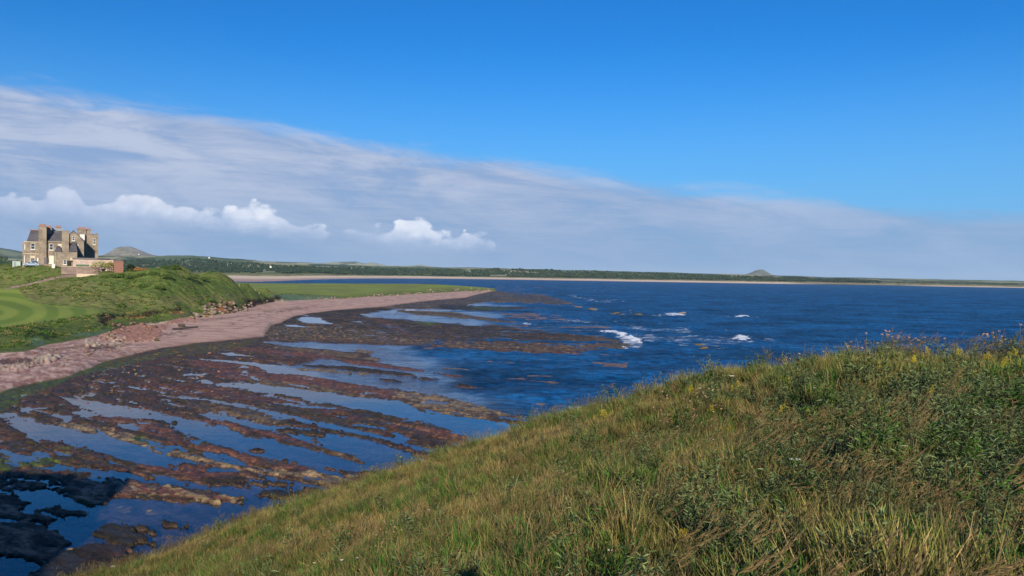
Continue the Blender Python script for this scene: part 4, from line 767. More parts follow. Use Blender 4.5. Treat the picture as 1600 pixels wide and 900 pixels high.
def p_seed(n, L, head, wind=1.0, mi=2):
    p = p_grass(10, L*.45, .004, 0, .06)
    for _ in range(n):
        t = U1(0, 6.28); r = U1(0, .05); q, d, path = p.stalk((r*math.cos(t), r*math.sin(t), 0), (U1(-.15, .15)+.15*wind, U1(-.15, .15), 1), L*U1(.75, 1.1), .0022, (WIND[0]*wind*1.3+U1(-.15, .15), WIND[1]*wind+U1(-.15, .15), -.25*wind), 3)
        for k in range(34):
            f = k/34; c = q+d*head*(f-.15); an = U1(0, 6.28); o = Vector((math.cos(an), math.sin(an), U1(-.1, .5)))
            p.blade(c, (d+o*.60+Vector((.3*wind, .1, 0))), head*.26*(1.15-f), .0028, (.2*wind, 0, -.3), mi, 1)
    return p
def p_herb(n, L, mi=4, lw=.006, ll=.036):
    p = PM()
    for _ in range(n):
        t = U1(0, 6.28); r = U1(0, .07); q, d, path = p.stalk((r*math.cos(t), r*math.sin(t), 0), (U1(-.5, .5)+.15, U1(-.5, .5), 1), L*U1(.6, 1.1), .003, (U1(-.2, .4), U1(-.2, .3), -.1), 3)
        for c in path[1:]:
            for k in range(8):
                an = U1(0, 6.28); p.blade(c+Vector((0, 0, U1(-.03, .03))), (math.cos(an), math.sin(an), U1(.2, 1.0)), ll*U1(.6, 1.2), lw, (0, 0, -U1(0, .6)), mi, 2)
    return p
def p_broad(n, L, w):
    p = PM()
    for _ in range(n):
        t = U1(0, 6.28); p.blade((U1(-.04, .04), U1(-.04, .04), 0), (math.cos(t)*.5, math.sin(t)*.5, 1), L*U1(.6, 1.1), w, (math.cos(t)*.6+.2, math.sin(t)*.6, -.6), 5, 4)
    return p
def p_dry(n, L): return p_grass(n, L, .0035, 1, .10, .5, .95, 1.0)
PALM = [MG, MD, MP, MST, MS, MB, MG2, MPK, MRD]
def protos(name, ps):
    c = bpy.data.collections.new(name); 
    for i, p in enumerate(ps): c.objects.link(bpy.data.objects.new('%s_%02d' % (name, i), p.make(name, PALM)))
    return c
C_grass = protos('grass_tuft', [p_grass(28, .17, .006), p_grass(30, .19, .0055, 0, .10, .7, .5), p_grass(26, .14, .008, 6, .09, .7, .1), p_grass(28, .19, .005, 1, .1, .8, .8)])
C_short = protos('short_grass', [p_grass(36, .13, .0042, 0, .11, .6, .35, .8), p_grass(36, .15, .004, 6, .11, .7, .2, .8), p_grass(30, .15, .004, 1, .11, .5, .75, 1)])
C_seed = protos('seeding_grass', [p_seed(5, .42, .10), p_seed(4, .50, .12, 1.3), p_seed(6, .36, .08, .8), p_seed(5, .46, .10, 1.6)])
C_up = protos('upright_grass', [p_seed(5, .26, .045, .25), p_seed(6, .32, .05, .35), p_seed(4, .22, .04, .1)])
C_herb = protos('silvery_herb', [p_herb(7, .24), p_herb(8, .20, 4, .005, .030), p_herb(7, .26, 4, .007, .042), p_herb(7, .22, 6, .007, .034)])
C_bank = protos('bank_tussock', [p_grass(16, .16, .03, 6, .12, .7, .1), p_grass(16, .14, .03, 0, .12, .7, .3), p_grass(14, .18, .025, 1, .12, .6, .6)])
C_broad = protos('broad_leaves', [p_broad(12, .17, .022), p_broad(14, .13, .026), p_broad(9, .20, .016)])

def gn_instances(name, pts, rot, scl, idx, coll, label):
    me = bpy.data.meshes.new(name); me.vertices.add(len(pts)); me.vertices.foreach_set('co', np.asarray(pts, np.float32).ravel()); me.update()
    a = me.attributes.new('rot', 'FLOAT_VECTOR', 'POINT'); a.data.foreach_set('vector', np.asarray(rot, np.float32).ravel())
    a = me.attributes.new('scl', 'FLOAT', 'POINT'); a.data.foreach_set('value', np.asarray(scl, np.float32))
    a = me.attributes.new('idx', 'INT', 'POINT'); a.data.foreach_set('value', np.asarray(idx, np.int32))
    o = link(bpy.data.objects.new(name, me)); g = bpy.data.node_groups.new(name, 'GeometryNodeTree')
    g.interface.new_socket('Geometry', in_out='INPUT', socket_type='NodeSocketGeometry'); g.interface.new_socket('Geometry', in_out='OUTPUT', socket_type='NodeSocketGeometry')
    N = g.nodes; gi = N.new('NodeGroupInput'); go = N.new('NodeGroupOutput'); ins = N.new('GeometryNodeInstanceOnPoints'); ci = N.new('GeometryNodeCollectionInfo')
    ci.inputs['Collection'].default_value = coll; ci.inputs['Separate Children'].default_value = True; ci.inputs['Reset Children'].default_value = True
    def na(nm, ty):
        n = N.new('GeometryNodeInputNamedAttribute'); n.data_type = ty; n.inputs['Name'].default_value = nm; return n.outputs[0]
    L = g.links.new; L(gi.outputs[0], ins.inputs['Points']); L(ci.outputs[0], ins.inputs['Instance']); ins.inputs['Pick Instance'].default_value = True
    L(na('idx', 'INT'), ins.inputs['Instance Index']); L(na('rot', 'FLOAT_VECTOR'), ins.inputs['Rotation']); L(na('scl', 'FLOAT'), ins.inputs['Scale']); L(ins.outputs[0], go.inputs[0])
    md = o.modifiers.new('scatter', 'NODES'); md.node_group = g; tag(o, label, kind='stuff'); return o
def scatter(n, seed, ylo=2.6, yhi=24, power=1.0):
    """points over the slope, uniform on the ground"""
    r = np.random.RandomState(seed); P = []
    a = r.uniform(-.76, .80, n*3); y = np.sqrt(r.uniform(ylo**2, yhi**2, n*3)) if power == 1 else (ylo+(yhi-ylo)*r.rand(n*3)**power)
    k = y < edge_y(a)*1.07; a, y = a[k][:n], y[k][:n]; x = a*y; z = fore_z(x, y); u, v = proj(x, y, z); return x, y, z, u, v, r
def rots(r, n, tilt=.15, full=True): return np.c_[r.normal(0, tilt, n), r.normal(0, tilt, n), r.uniform(-.9, .9, n) if not full else r.uniform(0, 6.28, n)]
def meadow():
    # how lush or dry: patch noise + place
    def zones(x, y, u, v):
        right = sst(820, 1150, u+(v-700)*.25); n = fbm(x/1.5, y/1.5, 3, .5, 100); n2 = fbm(x/.6, y/.6, 3, .5, 101); return right, n, n2
    # short turf everywhere on the left slope
    x, y, z, u, v, r = scatter(30000, 1); right, n, n2 = zones(x, y, u, v); k = r.rand(len(x)) < 1-.55*right; x, y, z, u, v, n, n2, right = [q[k] for q in (x, y, z, u, v, n, n2, right)]
    idx = np.where(n+n2*.6+r.normal(0, .12, len(x)) > .02, 1, 0); idx = np.where(n-n2*.5+r.normal(0, .3, len(x)) < -.22, 2, idx)
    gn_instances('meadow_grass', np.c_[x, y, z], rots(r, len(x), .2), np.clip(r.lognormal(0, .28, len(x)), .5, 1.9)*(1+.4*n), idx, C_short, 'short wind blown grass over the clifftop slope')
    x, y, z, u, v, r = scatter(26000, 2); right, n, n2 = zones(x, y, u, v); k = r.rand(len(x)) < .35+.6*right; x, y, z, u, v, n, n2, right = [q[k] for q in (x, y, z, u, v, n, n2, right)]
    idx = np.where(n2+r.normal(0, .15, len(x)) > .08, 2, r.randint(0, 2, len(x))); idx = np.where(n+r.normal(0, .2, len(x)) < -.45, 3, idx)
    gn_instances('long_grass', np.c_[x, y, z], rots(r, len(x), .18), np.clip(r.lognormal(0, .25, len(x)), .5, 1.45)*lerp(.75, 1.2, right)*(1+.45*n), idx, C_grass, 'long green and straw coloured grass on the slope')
    x, y, z, u, v, r = scatter(9000, 3); right, n, n2 = zones(x, y, u, v); k = (n+n2*.7+r.normal(0, .2, len(x)) > -.15) & (r.rand(len(x)) < 1-.75*right); x, y, z = x[k], y[k], z[k]
    gn_instances('upright_seed_grass', np.c_[x, y, z], rots(r, len(x), .12), r.uniform(.7, 1.2, len(x)), r.randint(0, 3, len(x)), C_up, 'fine brown seed heads standing above the slope')
    x, y, z, u, v, r = scatter(5200, 4); right, n, n2 = zones(x, y, u, v); d = sst(560, 640, v-(1500-u)*.02)
    k = (n*1.2-n2*.4+r.normal(0, .12, len(x)) > -.05) & (r.rand(len(x)) < .10+.85*right*sst(600, 720, v)); x, y, z = x[k], y[k], z[k]
    gn_instances('leaning_seed_grass', np.c_[x, y, z], rots(r, len(x), .12, False), r.uniform(.8, 1.35, len(x)), r.randint(0, 4, len(x)), C_seed, 'leaning grass with feathery brown seed heads')
    x, y, z, u, v, r = scatter(15000, 5); right, n, n2 = zones(x, y, u, v); hb = sst(1150, 1320, u)*sst(590, 640, v)*sst(850, 760, v)
    k = r.rand(len(x)) < np.clip(hb*.95+sst(.05, .3, n2)*right*.5+.04, 0, 1); x, y, z = x[k], y[k], z[k]
    gn_instances('silvery_herbs', np.c_[x, y, z], rots(r, len(x), .3), np.clip(r.lognormal(.05, .35, len(x)), .6, 1.9), r.choice([0, 1, 2, 3], len(x), p=[.3, .25, .25, .2]), C_herb, 'grey green leafy herbs matted over the slope at right')
    x, y, z, u, v, r = scatter(16000, 6); ee = edge_y(x/y)-y; right, n, n2 = zones(x, y, u, v)
    k = (r.rand(len(x)) < np.clip(sst(2.6, .6, ee)*sst(1180, 1300, u)*.9+.03+.55*sst(.25, .6, n)*(.3+.7*right), 0, 1)); x, y, z = x[k], y[k], z[k]
    gn_instances('broad_leaved_plants', np.c_[x, y, z], rots(r, len(x), .2), r.uniform(.6, 1.1, len(x)), r.randint(0, 3, len(x)), C_broad, 'bright green strap leaved plants along the top of the slope')
meadow()
def crest():
    r = np.random.RandomState(77); n = 2600; a = r.uniform(-.5, .78, n); y = edge_y(a)+r.normal(.15, .55, n); k = r.rand(n) < .25+.75*sst(.25, .5, a); a, y = a[k], y[k]; x = a*y; z = fore_z(x, y)
    gn_instances('crest_seed_grass', np.c_[x, y, z], rots(r, len(x), .15, False), r.uniform(.5, 1.15, len(x))*lerp(.6, 1, sst(.0, .4, a)), r.randint(0, 4, len(x)), C_seed, 'thin seeding grass standing along the crest of the slope')
    n = 3000; a = r.uniform(-.6, .5, n); y = edge_y(a)+r.normal(.1, .5, n); x = a*y; z = fore_z(x, y)
    gn_instances('crest_fine_grass', np.c_[x, y, z], rots(r, n, .15), r.uniform(.7, 1.45, n), r.randint(0, 3, n), C_up, 'fine upright seed stems fringing the edge of the slope')
crest()
def bank_tufts():
    r = np.random.RandomState(88); ys, aa, H = SH; n = 60000; a = r.uniform(-.74, -.28, n); y = r.uniform(118, 400, n); i = np.clip(np.searchsorted(ys, y), 1, len(ys)-1); j = np.clip(np.searchsorted(aa, a), 1, len(aa)-1)
    x = a*y; k = (SHC['cls'][i, j] == 2) & (SHC['cls'][np.maximum(i-14, 0), j] == 2) & (fbm(x/9, y/9, 3, .6, 95)+r.normal(0, .2, n) > .05); x, y, i, j = x[k][:14000], y[k][:14000], i[k][:14000], j[k][:14000]
    gn_instances('bank_tussocks', np.c_[x, y, H[i, j]-.05], rots(r, len(x), .2), r.uniform(1.4, 3.8, len(x)), r.choice([0, 1, 2], len(x), p=[.78, .15, .07]), C_bank, 'tussocks and low weeds over the far grass bank')

bank_tufts()
# ---- flowers and tall stalks one can pick out: a thing each
def plant(name, label, cat, group, parts, loc, rz=0, s=1.0):
    e = empty(name, loc, rz); e.scale = (s, s, s); tag(e, label, cat, group)
    for nm, me in parts: link(bpy.data.objects.new(nm, me), e)
    return e
def ground_at(u, v, ymin=3.0):
    d = ray(u, v); y = ymin
    while y < 24:
        p = EY+d*(y/d[1])
        if p[2] < fore_z(p[0], y)[0] and y <= edge_y(p[0]/y)*1.08: return p[0], y, float(fore_z(p[0], y)[0])
        y += .04
    a = d[0]/d[1]; y = float(edge_y(a))*1.0; return a*y, y, float(fore_z(a*y, y)[0])
def flower_parts(kind, h, sd):
    random.seed(sd); st = PM(); q, d, path = st.stalk((0, 0, 0), (U1(-.12, .12), U1(-.1, .1), 1), h, .004, (U1(.0, .25), U1(-.1, .1), 0), 0)
    for c in path[:-1]:
        for k in range(2): an = U1(0, 6.28); st.blade(c, (math.cos(an), math.sin(an), .8), .05, .006, (0, 0, -.4), 1, 2)
    hd = PM()
    if kind == 'pink':
        for k in range(9): hd.ball(q+Vector((U1(-.013, .013), U1(-.013, .013), U1(-.005, .007))), U1(.004, .0075), 0, 4)
        return [('stem', st.make('stem', [MST, MG])), ('flower_head', hd.make('flower_head', [MPK]))]
    if kind == 'yellow':
        for k in range(46): f = U1(-.10, .02); an = U1(0, 6.28); rr = U1(.2, 1)*.028*(1-f*5); hd.ball(q+Vector((math.cos(an)*rr, math.sin(an)*rr, f)), U1(.003, .0065), 0, 4)
        return [('stem', st.make('stem', [MST, MG2])), ('flower_head', hd.make('flower_head', [MY]))]
    if kind == 'white':
        for k in range(26):
            an = U1(0, 6.28); rr = .06*math.sqrt(random.random()); c = q+Vector((math.cos(an)*rr, math.sin(an)*rr, .012-rr*.15)); st.stalk(q-Vector((0, 0, .03)), c-q+Vector((0, 0, .03)), (c-q+Vector((0, 0, .03))).length, .0015, (0, 0, 0), 0, 1); hd.ball(c, .009, 0, 5, .005)
        return [('stem', st.make('stem', [MST, MG2])), ('flower_head', hd.make('flower_head', [MW]))]
    if kind == 'daisy':
        for k in range(12): an = k*.5236; hd.blade(q, (math.cos(an), math.sin(an), .25), .026, .011, (0, 0, -.1), 0, 2)
        ct = PM(); ct.ball(q+Vector((0, 0, .004)), .007, 0); return [('stem', st.make('stem', [MST, MG2])), ('petals', hd.make('petals', [leafm_lilac])), ('centre', ct.make('centre', [MY]))]
    if kind == 'plume':
        for k in range(60): f = k/60; an = U1(0, 6.28); hd.blade(q-d*.0+Vector((0, 0, -.02))+d*(.16*f-.06), (math.cos(an)*.45+d.x, math.sin(an)*.45+d.y, d.z+.2), .045*(1.1-f), .006, (.3, 0, -.2), 0, 1)
        return [('stem', st.make('stem', [MST, MD])), ('seed_head', hd.make('seed_head', [MP]))]
    if kind == 'dock':
        for k in range(40): f = k/40; an = U1(0, 6.28); hd.ball(q+d*(.12*f-.08)+Vector((math.cos(an), math.sin(an), 0))*.009*(1.2-f), .006, 0, 4)
        return [('stem', st.make('stem', [MRD, MD])), ('seed_head', hd.make('seed_head', [MRD]))]
leafm_lilac = leaf_mat('lilac_petal', (.60, .50, .55), (.85, .76, .80), .3)
PRO = {k: [flower_parts(k, h, 40+i) for i in range(4)] for k, h in (('pink', .40), ('yellow', .30), ('white', .33), ('daisy', .28), ('plume', .50), ('dock', .44))}
def put(kind, u, v, label, cat, group=None, s=1.0, name=None, head=True):
    """v is where the head shows; step down to the ground by the plant's height"""
    x, y, z = ground_at(u, v+FPX*{'pink': .30, 'yellow': .27, 'white': .30, 'daisy': .24, 'plume': .44, 'dock': .38}[kind]*s/9.0*(.7 if v > 700 else .55))
    plant(name or {'pink': 'thrift_flower', 'yellow': 'yellow_flower', 'white': 'umbel_flower', 'daisy': 'daisy_flower', 'plume': 'grass_plume', 'dock': 'dock_plant'}[kind], label, cat, group, random.choice(PRO[kind]), (x, y, z), U1(-.8, .8), s)
random.seed(5)
for i in range(190):
    u = random.choice([U1(1150, 1200), U1(1285, 1420), U1(1285, 1440), U1(1420, 1600), U1(1120, 1290)]); a = ray(u, 500); a = a[0]/a[1]; y = float(edge_y(a))-U1(-.5, .9)
    plant('thrift_flower', 'faded pink flower head on a thin stem on the skyline of the slope', 'flower', 'faded pink flowers along the top of the slope', random.choice(PRO['pink']), (a*y, y, float(fore_z(a*y, y)[0])), U1(0, 6.28), U1(.6, 1.35))
for i in range(48):
    u = U1(1020, 1125); v = U1(625, 690); x, y, z = ground_at(u, v+12); plant('thrift_flower', 'faded pink flower head in the patch below the middle of the slope crest', 'flower', 'faded pink flowers in the mid slope patch', random.choice(PRO['pink']), (x, y, z), U1(0, 6.28), U1(.6, .9))
for i in range(30):
    u = U1(570, 640); v = U1(820, 870); x, y, z = ground_at(u, v+12); plant('thrift_flower', 'faded tan flower head low in the grass left of the shadow', 'flower', 'faded tan flowers in the lower slope', random.choice(PRO['pink']), (x, y, z), U1(0, 6.28), U1(.4, .65))
for i in range(90):
    u = random.choice([U1(1360, 1400), U1(1460, 1600), U1(1250, 1600), U1(900, 1250)]); a = ray(u, 500); a = a[0]/a[1]; y = float(edge_y(a))-U1(-.5, .4)
    k = 'plume' if random.random() < .8 else 'dock'
    plant('grass_plume' if k == 'plume' else 'dock_plant', 'tall brown grass plume standing against the sea on the slope crest' if k == 'plume' else 'dark rusty seed spike against the sea on the slope crest', 'grass' if k == 'plume' else 'plant',
          'tall grass plumes on the slope crest' if k == 'plume' else 'rusty seed spikes on the slope crest', random.choice(PRO[k]), (a*y, y, float(fore_z(a*y, y)[0])), U1(-.6, .6), U1(.7, 1.25)*(1.0 if u > 1250 else .6))
YL = [(1444, 556), (1540, 565), (1583, 560), (1500, 555), (1360, 570), (1370, 580), (1448, 622), (1465, 585), (1228, 600), (1225, 645), (1258, 650), (1150, 610), (1165, 618), (1075, 612), (935, 652), (950, 648), (1110, 645), (1125, 680), (1138, 678), (1055, 826), (1060, 845), (1066, 848), (942, 855), (507, 894), (503, 890), (350, 885), (405, 842), (1572, 577), (1548, 568), (1600, 575), (1345, 632), (1425, 570)]
ydesc = 'yellow flower spray among the grass of the clifftop slope'
for i, (u, v) in enumerate(YL):
    for j in range(4 if v < 660 else 2):
        put('yellow', u+U1(-8, 8), v+U1(-4, 4), ydesc, 'flower', 'yellow flower sprays in the clifftop grass', U1(.45, .8)*(.6 if v > 800 else 1))
for (u, v, s, lab) in [(1143, 596, .8, 'white flat topped flower on the slope crest left of the pink flowers'), (1094, 617, .7, 'white flat topped flower left of a yellow spray on the crest'), (1242, 742, .75, 'white flower cluster alone among dark herbs at right centre'), (1273, 618, .5, 'small white flower below the pink flowers on the crest'), (1217, 715, .45, 'tiny white flower left of the white flower cluster'), (177, 880, .8, 'white umbel at the far left bottom of the slope')]:
    put('white', u, v, lab, 'flower', s=s)
put('white', 1246, 748, 'lower of the two white heads at right centre', 'flower', s=.6)
for (u, v, lab) in [(492, 890, 'leftmost lilac daisy at the bottom edge'), (536, 893, 'lilac daisy between two others at the bottom edge'), (557, 885, 'rightmost of the three lilac daisies at the bottom'), (669, 806, 'single pale daisy in the middle of the lower slope'), (1113, 700, 'small pale daisy right of the yellow sprays'), (947, 895, 'pale daisy at the bottom edge right of the shadow')]:
    put('daisy', u, v, lab, 'flower', s=.8)

# ------------------------------------------------------------------ photographer (outside the frame; the shadow falls on the grass)
def person():
    bm = bmesh.new()
    pts = {'pel': (0, 0, .95, .15, .12), 'wai': (0, 0, 1.12, .14, .11), 'che': (0, 0, 1.35, .17, .12), 'nec': (0, .01, 1.52, .055, .055), 'hea': (0, .03, 1.64, .085, .10), 'top': (0, .02, 1.73, .07, .08),
           'ls': (-.19, 0, 1.43, .06, .06), 'le': (-.24, .12, 1.20, .045, .045), 'lw': (-.10, .28, 1.45, .03, .03), 'rs': (.19, 0, 1.43, .06, .06), 're': (.24, .12, 1.20, .045, .045), 'rw': (.10, .28, 1.45, .03, .03),
           'lk': (-.10, .02, .5, .07, .07), 'la': (-.11, 0, .08, .045, .045), 'lt': (-.12, .16, .03, .04, .03), 'rk': (.10, .02, .5, .07, .07), 'ra': (.11, 0, .08, .045, .045), 'rt': (.12, .16, .03, .04, .03)}
    vs = {}; me = bpy.data.meshes.new('person'); names = list(pts); E = [('pel', 'wai'), ('wai', 'che'), ('che', 'nec'), ('nec', 'hea'), ('hea', 'top'), ('che', 'ls'), ('ls', 'le'), ('le', 'lw'), ('che', 'rs'), ('rs', 're'), ('re', 'rw'), ('pel', 'lk'), ('lk', 'la'), ('la', 'lt'), ('pel', 'rk'), ('rk', 'ra'), ('ra', 'rt')]
    me.from_pydata([pts[n][:3] for n in names], [(names.index(a), names.index(b)) for a, b in E], []); bm.free()
    o = link(bpy.data.objects.new('person', me)); sk = o.modifiers.new('skin', 'SKIN'); ss = o.modifiers.new('sub', 'SUBSURF'); ss.levels = 2; ss.render_levels = 2
    for i, n in enumerate(names): me.skin_vertices[0].data[i].radius = pts[n][3:5]
    me.skin_vertices[0].data[0].use_root = True; me.materials.append(mat('dark_clothes', (.05, .06, .09), .9))
    g = Vector(ground_at(720, 872)); k = (g.y+.40)/LD.y; hd = g-LD*k; gz = float(fore_z(np.array([hd.x]), np.array([-.40]))[0]); s = (hd.z-gz)/1.80
    s = 1.08; o.location = (hd.x, -.40, gz-.02); o.scale = (s, s, s)
    tag(o, 'person in dark clothes taking the picture, shadow on the grass', 'person'); return o
person()

# ------------------------------------------------------------------ the house and what stands round it
M_stone = mat('brown_sandstone', (.275, .225, .172), .9, .2, noise=(.6, (.175, .140, .110)), bump=(3, .3, .05), var=.2)
M_stone2 = mat('mauve_stone', (.27, .20, .165), .9, .2, noise=(.6, (.19, .14, .12)), var=.2)
M_slate = mat('slate', (.105, .10, .11), .7, .3, noise=(.5, (.07, .068, .078)), var=.2)
M_glass = mat('window_glass', (.03, .04, .05), .08, .8); M_white = mat('white_paint', (.62, .60, .55), .5); M_pot = mat('clay_pot', (.36, .16, .10), .8); M_lead = mat('grey_lead', (.22, .24, .27), .6)
M_trim = mat('pale_dressed_stone', (.52, .42, .30), .85); M_metal = mat('grey_metal', (.35, .38, .40), .4, metallic=.3); M_blind = mat('pale_blind', (.62, .55, .42), .8)
def P3(u, v, y): w = at_y(u, v, y); return w
HA = math.atan2(695, 1200); HROT = Matrix.Rotation(HA, 3, 'Z'); HN = np.array(HROT.inverted()); TURN = [False]
def at_h(u, v, y):
    d = HN@ray(u, v) if TURN[0] else ray(u, v); return EY+d*(y/d[1])
def yp(u, y): a = math.atan((u-800)/1200); return y/math.cos(a)*math.cos(a+HA)
def wx(u, y, v=400): return float(at_h(u, v, y)[0])
def wz(u, v, y): return float(at_h(u, v, y)[2])
BASEZ = 14.4
def block(name, u0, u1, vtop, y0, dep, m, parent, vbot=None, um=None, zb=None):
    um = um or (u0+u1)/2; bm = bmesh.new(); z0 = BASEZ if zb is None else zb; z0 = z0 if vbot is None else wz(um, vbot, y0)
    add_box(bm, (wx(u0, y0), y0, z0), (wx(u1, y0), y0+dep, wz(um, vtop, y0))); return bm_obj(name, bm, m, parent)
def prism_x(name, x0, x1, y0, y1, z0, z1, m, parent, hip0=0, hip1=0):
    """pitched roof, ridge along x"""
    bm = bmesh.new(); ym = (y0+y1)/2; v = [bm.verts.new(p) for p in ((x0, y0, z0), (x1, y0, z0), (x1, y1, z0), (x0, y1, z0), (x0+hip0, ym, z1), (x1-hip1, ym, z1))]
    for f in ((0, 1, 5, 4), (1, 2, 5), (2, 3, 4, 5), (3, 0, 4), (3, 2, 1, 0)): bm.faces.new([v[i] for i in f])
    return bm_obj(name, bm, m, parent)
def prism_y(name, x0, x1, y0, y1, z0, z1, m, parent, zb=None):
    """gable facing the viewer, ridge along y; zb gives it walls down to zb"""
    bm = bmesh.new(); xm = (x0+x1)/2; zb = z0 if zb is None else zb
    v = [bm.verts.new(p) for y in (y0, y1) for p in ((x0, y, zb), (x1, y, zb), (x1, y, z0), (xm, y, z1), (x0, y, z0))]
    if zb == z0:
        for f in ((0, 1, 3), (5, 8, 6), (0, 3, 8, 5), (1, 6, 8, 3), (0, 5, 6, 1)): bm.faces.new([v[i] for i in f])
        for i in (9, 7, 4, 2): bm.verts.remove(v[i])
    else:
        for f in ((0, 1, 2, 3, 4), (9, 8, 7, 6, 5), (0, 5, 6, 1), (1, 6, 7, 2), (2, 7, 8, 3), (3, 8, 9, 4), (4, 9, 5, 0)): bm.faces.new([v[i] for i in f])
    return bm_obj(name, bm, m, parent)
def window(u0, u1, v0, v1, y, parent, pane=None, bars=1, sill=True):
    bm = bmesh.new(); x0, x1 = wx(u0, y), wx(u1, y); z1, z0 = wz((u0+u1)/2, v0, y), wz((u0+u1)/2, v1, y); t = .10
    for b in (((x0, z0), (x0+t, z1)), ((x1-t, z0), (x1, z1)), ((x0+t, z1-t), (x1-t, z1)), ((x0+t, z0), (x1-t, z0+t)), ((x0+t, (z0+z1)/2-.05), (x1-t, (z0+z1)/2+.05))): add_box(bm, (b[0][0], y-.10, b[0][1]), (b[1][0], y+.02, b[1][1]))
    w = bm_obj('window', bm, M_white, parent)
    bm = bmesh.new(); add_box(bm, (x0+.02, y-.05, z0+.02), (x1-.02, y+.015, z1-.02)); bm_obj('pane', bm, pane or M_glass, w)
    if sill: bm = bmesh.new(); add_box(bm, (x0-.15, y-.22, z0-.22), (x1+.15, y+.02, z0-.003)); bm_obj('sill', bm, M_white, w)
    return w
def chimney(u0, u1, vtop, vbot, y, dep, pots, parent, um=None):
    c = block('chimney', u0, u1, vtop, y, dep, M_stone, parent, vbot=vbot); x0, x1 = wx(u0, y), wx(u1, y); z = wz((u0+u1)/2, vtop, y)
    bm = bmesh.new(); add_box(bm, (x0-.18, y-.18, z), (x1+.18, y+dep+.18, z+.3)); bm_obj('coping', bm, M_stone2, c)
    for i in range(pots):
        bm = bmesh.new(); add_cyl(bm, (x0+.3+(x1-x0-.6)*(i/max(1, pots-1)), y+dep*.4, z+.3), .18, .60, 8, .15); bm_obj('pot', bm, M_pot, c)
def house():
    h = empty('stone_mansion', (wx(90, 298), 298, BASEZ)); tag(h, 'large brown stone mansion with slate roofs and tall chimneys on the headland', 'house')
    W = lambda *a, **k: fix(block(*a, **k))
    kids = []
    Y = 255.0*1.159
    b = block('wall', 37, 107.5, 378, Y, 9.5, M_stone, h); 
    block('wall', 35, 41, 377, Y+.6, 9, M_stone, h)
    block('gable_wall', 41.5, 60, 377, Y+.3, 8.8, M_stone, h, vbot=380)
    x0, x1 = wx(41.5, Y), wx(107.5, Y); z0 = wz(70, 377.8, Y)
    prism_x('roof', x0, wx(72, Y), Y-.25, Y+9.5, z0, wz(55, 359.2, Y+4.5), M_slate, h, hip0=1.0)
    prism_x('roof', wx(72, Y)+.003, wx(98, Y), Y-.25, Y+9.5, z0, wz(86, 360.5, Y+4.5), M_slate, h)
    prism_x('ridge_tiles', wx(44, Y), wx(72, Y), Y+4.3, Y+4.9, wz(55, 359.9, Y+4.5), wz(55, 358.8, Y+4.5), M_pot, h)
    block('rooftop_box', 81, 99, 356.5, Y+5, 4, M_lead, h, vbot=362)
    # tall chimney breast and stacks
    block('chimney_breast', 60, 72.5, 356, Y-.9, 3.2, M_stone, h); chimney(60.5, 72, 354.0, 356, Y-.85, 3.1, 5, h); chimney(72.8, 80.5, 356.5, 366, Y+3, 2.2, 4, h); chimney(87, 95, 356, 360, Y+6.5, 1.2, 3, h)
    # flat stair block, gable, lean-to roofs
    block('stair_block', 96.5, 107.8, 360.8, Y-1.0, 9, M_stone, h); block('stair_block_cap', 96.2, 108.1, 360.2, Y-1.1, 9.2, M_stone2, h, vbot=360.8)
    xg0, xg1 = wx(98, Y), wx(131, Y); prism_y('gable', xg0, xg1, Y-.4, Y+9, wz(119, 377, Y), wz(115, 361, Y), M_stone, h, zb=BASEZ)
    zc = wz(117, 361.5, Y); zg = wz(119, 377, Y); xm = (xg0+xg1)/2; bm = bmesh.new()
    for s, xe in ((-1, xg0-.2), (1, xg1+.2)):
        v = [bm.verts.new(p) for p in ((xe, Y-.55, zg-.1), (xm, Y-.55, zc+.15), (xm, Y+9.1, zc+.15), (xe, Y+9.1, zg-.1), (xe, Y-.55, zg+.12), (xm, Y-.55, zc+.42), (xm, Y+9.1, zc+.42), (xe, Y+9.1, zg+.12))]
        for f in ((0, 1, 2, 3), (7, 6, 5, 4), (0, 4, 5, 1), (3, 2, 6, 7), (0, 3, 7, 4)): bm.faces.new([v[i] for i in f])
    bm_obj('roof', bm, M_slate, h)
    block('low_wing', 76, 120.5, 393.5, Y-5.0, 4.6, M_stone, h)
    def lean(u0, u1, vt, vb, y0, y1):
        bm = bmesh.new(); v = [bm.verts.new(p) for p in ((wx(u0, y0), y0, wz(u0, vb, y0)), (wx(u1, y0), y0, wz(u1, vb, y0)), (wx(u1-3, y1), y1, wz(u1, vt, y1)), (wx(u0+4, y1), y1, wz(u0, vt, y1)), (wx(u0, y0), y1, wz(u0, vb, y0)), (wx(u1, y0), y1, wz(u1, vb, y0)))]
        for f in ((0, 1, 2, 3), (0, 3, 4), (1, 5, 2), (3, 2, 5, 4), (0, 4, 5, 1)): bm.faces.new([v[i] for i in f])
        bm_obj('lean_to_roof', bm, M_slate, h)
    lean(85, 96.5, 384, 393.3, Y-5.1, Y-.3); lean(107.5, 121, 378, 393.3, Y-5.1, Y-.5)
    block('stair_turret_base', 96.5, 107.6, 377, Y-3.2, 2.2, M_stone, h)
    # right hand block with flat parapet, set back
    yr = Y+7.0
    block('wing_wall', 118, 152.5, 366.5, yr, 9, M_stone, h); block('parapet', 130, 153, 365.3, yr-.15, 9.3, M_stone2, h, vbot=366.5)
    block('corner_turret', 149.8, 153.4, 364.5, yr-.4, 1.6, M_stone, h)
    chimney(121, 134, 358.6, 367, yr+1, 3.0, 6, h); chimney(134.5, 141.5, 360.2, 367, yr+1.5, 2.5, 3, h)
    block('dormer', 124, 132.6, 365.5, yr-1.2, 3.0, M_lead, h, vbot=376); block('dormer_face', 124.6, 132.0, 366.3, yr-1.26, .06, M_white, h, vbot=375)
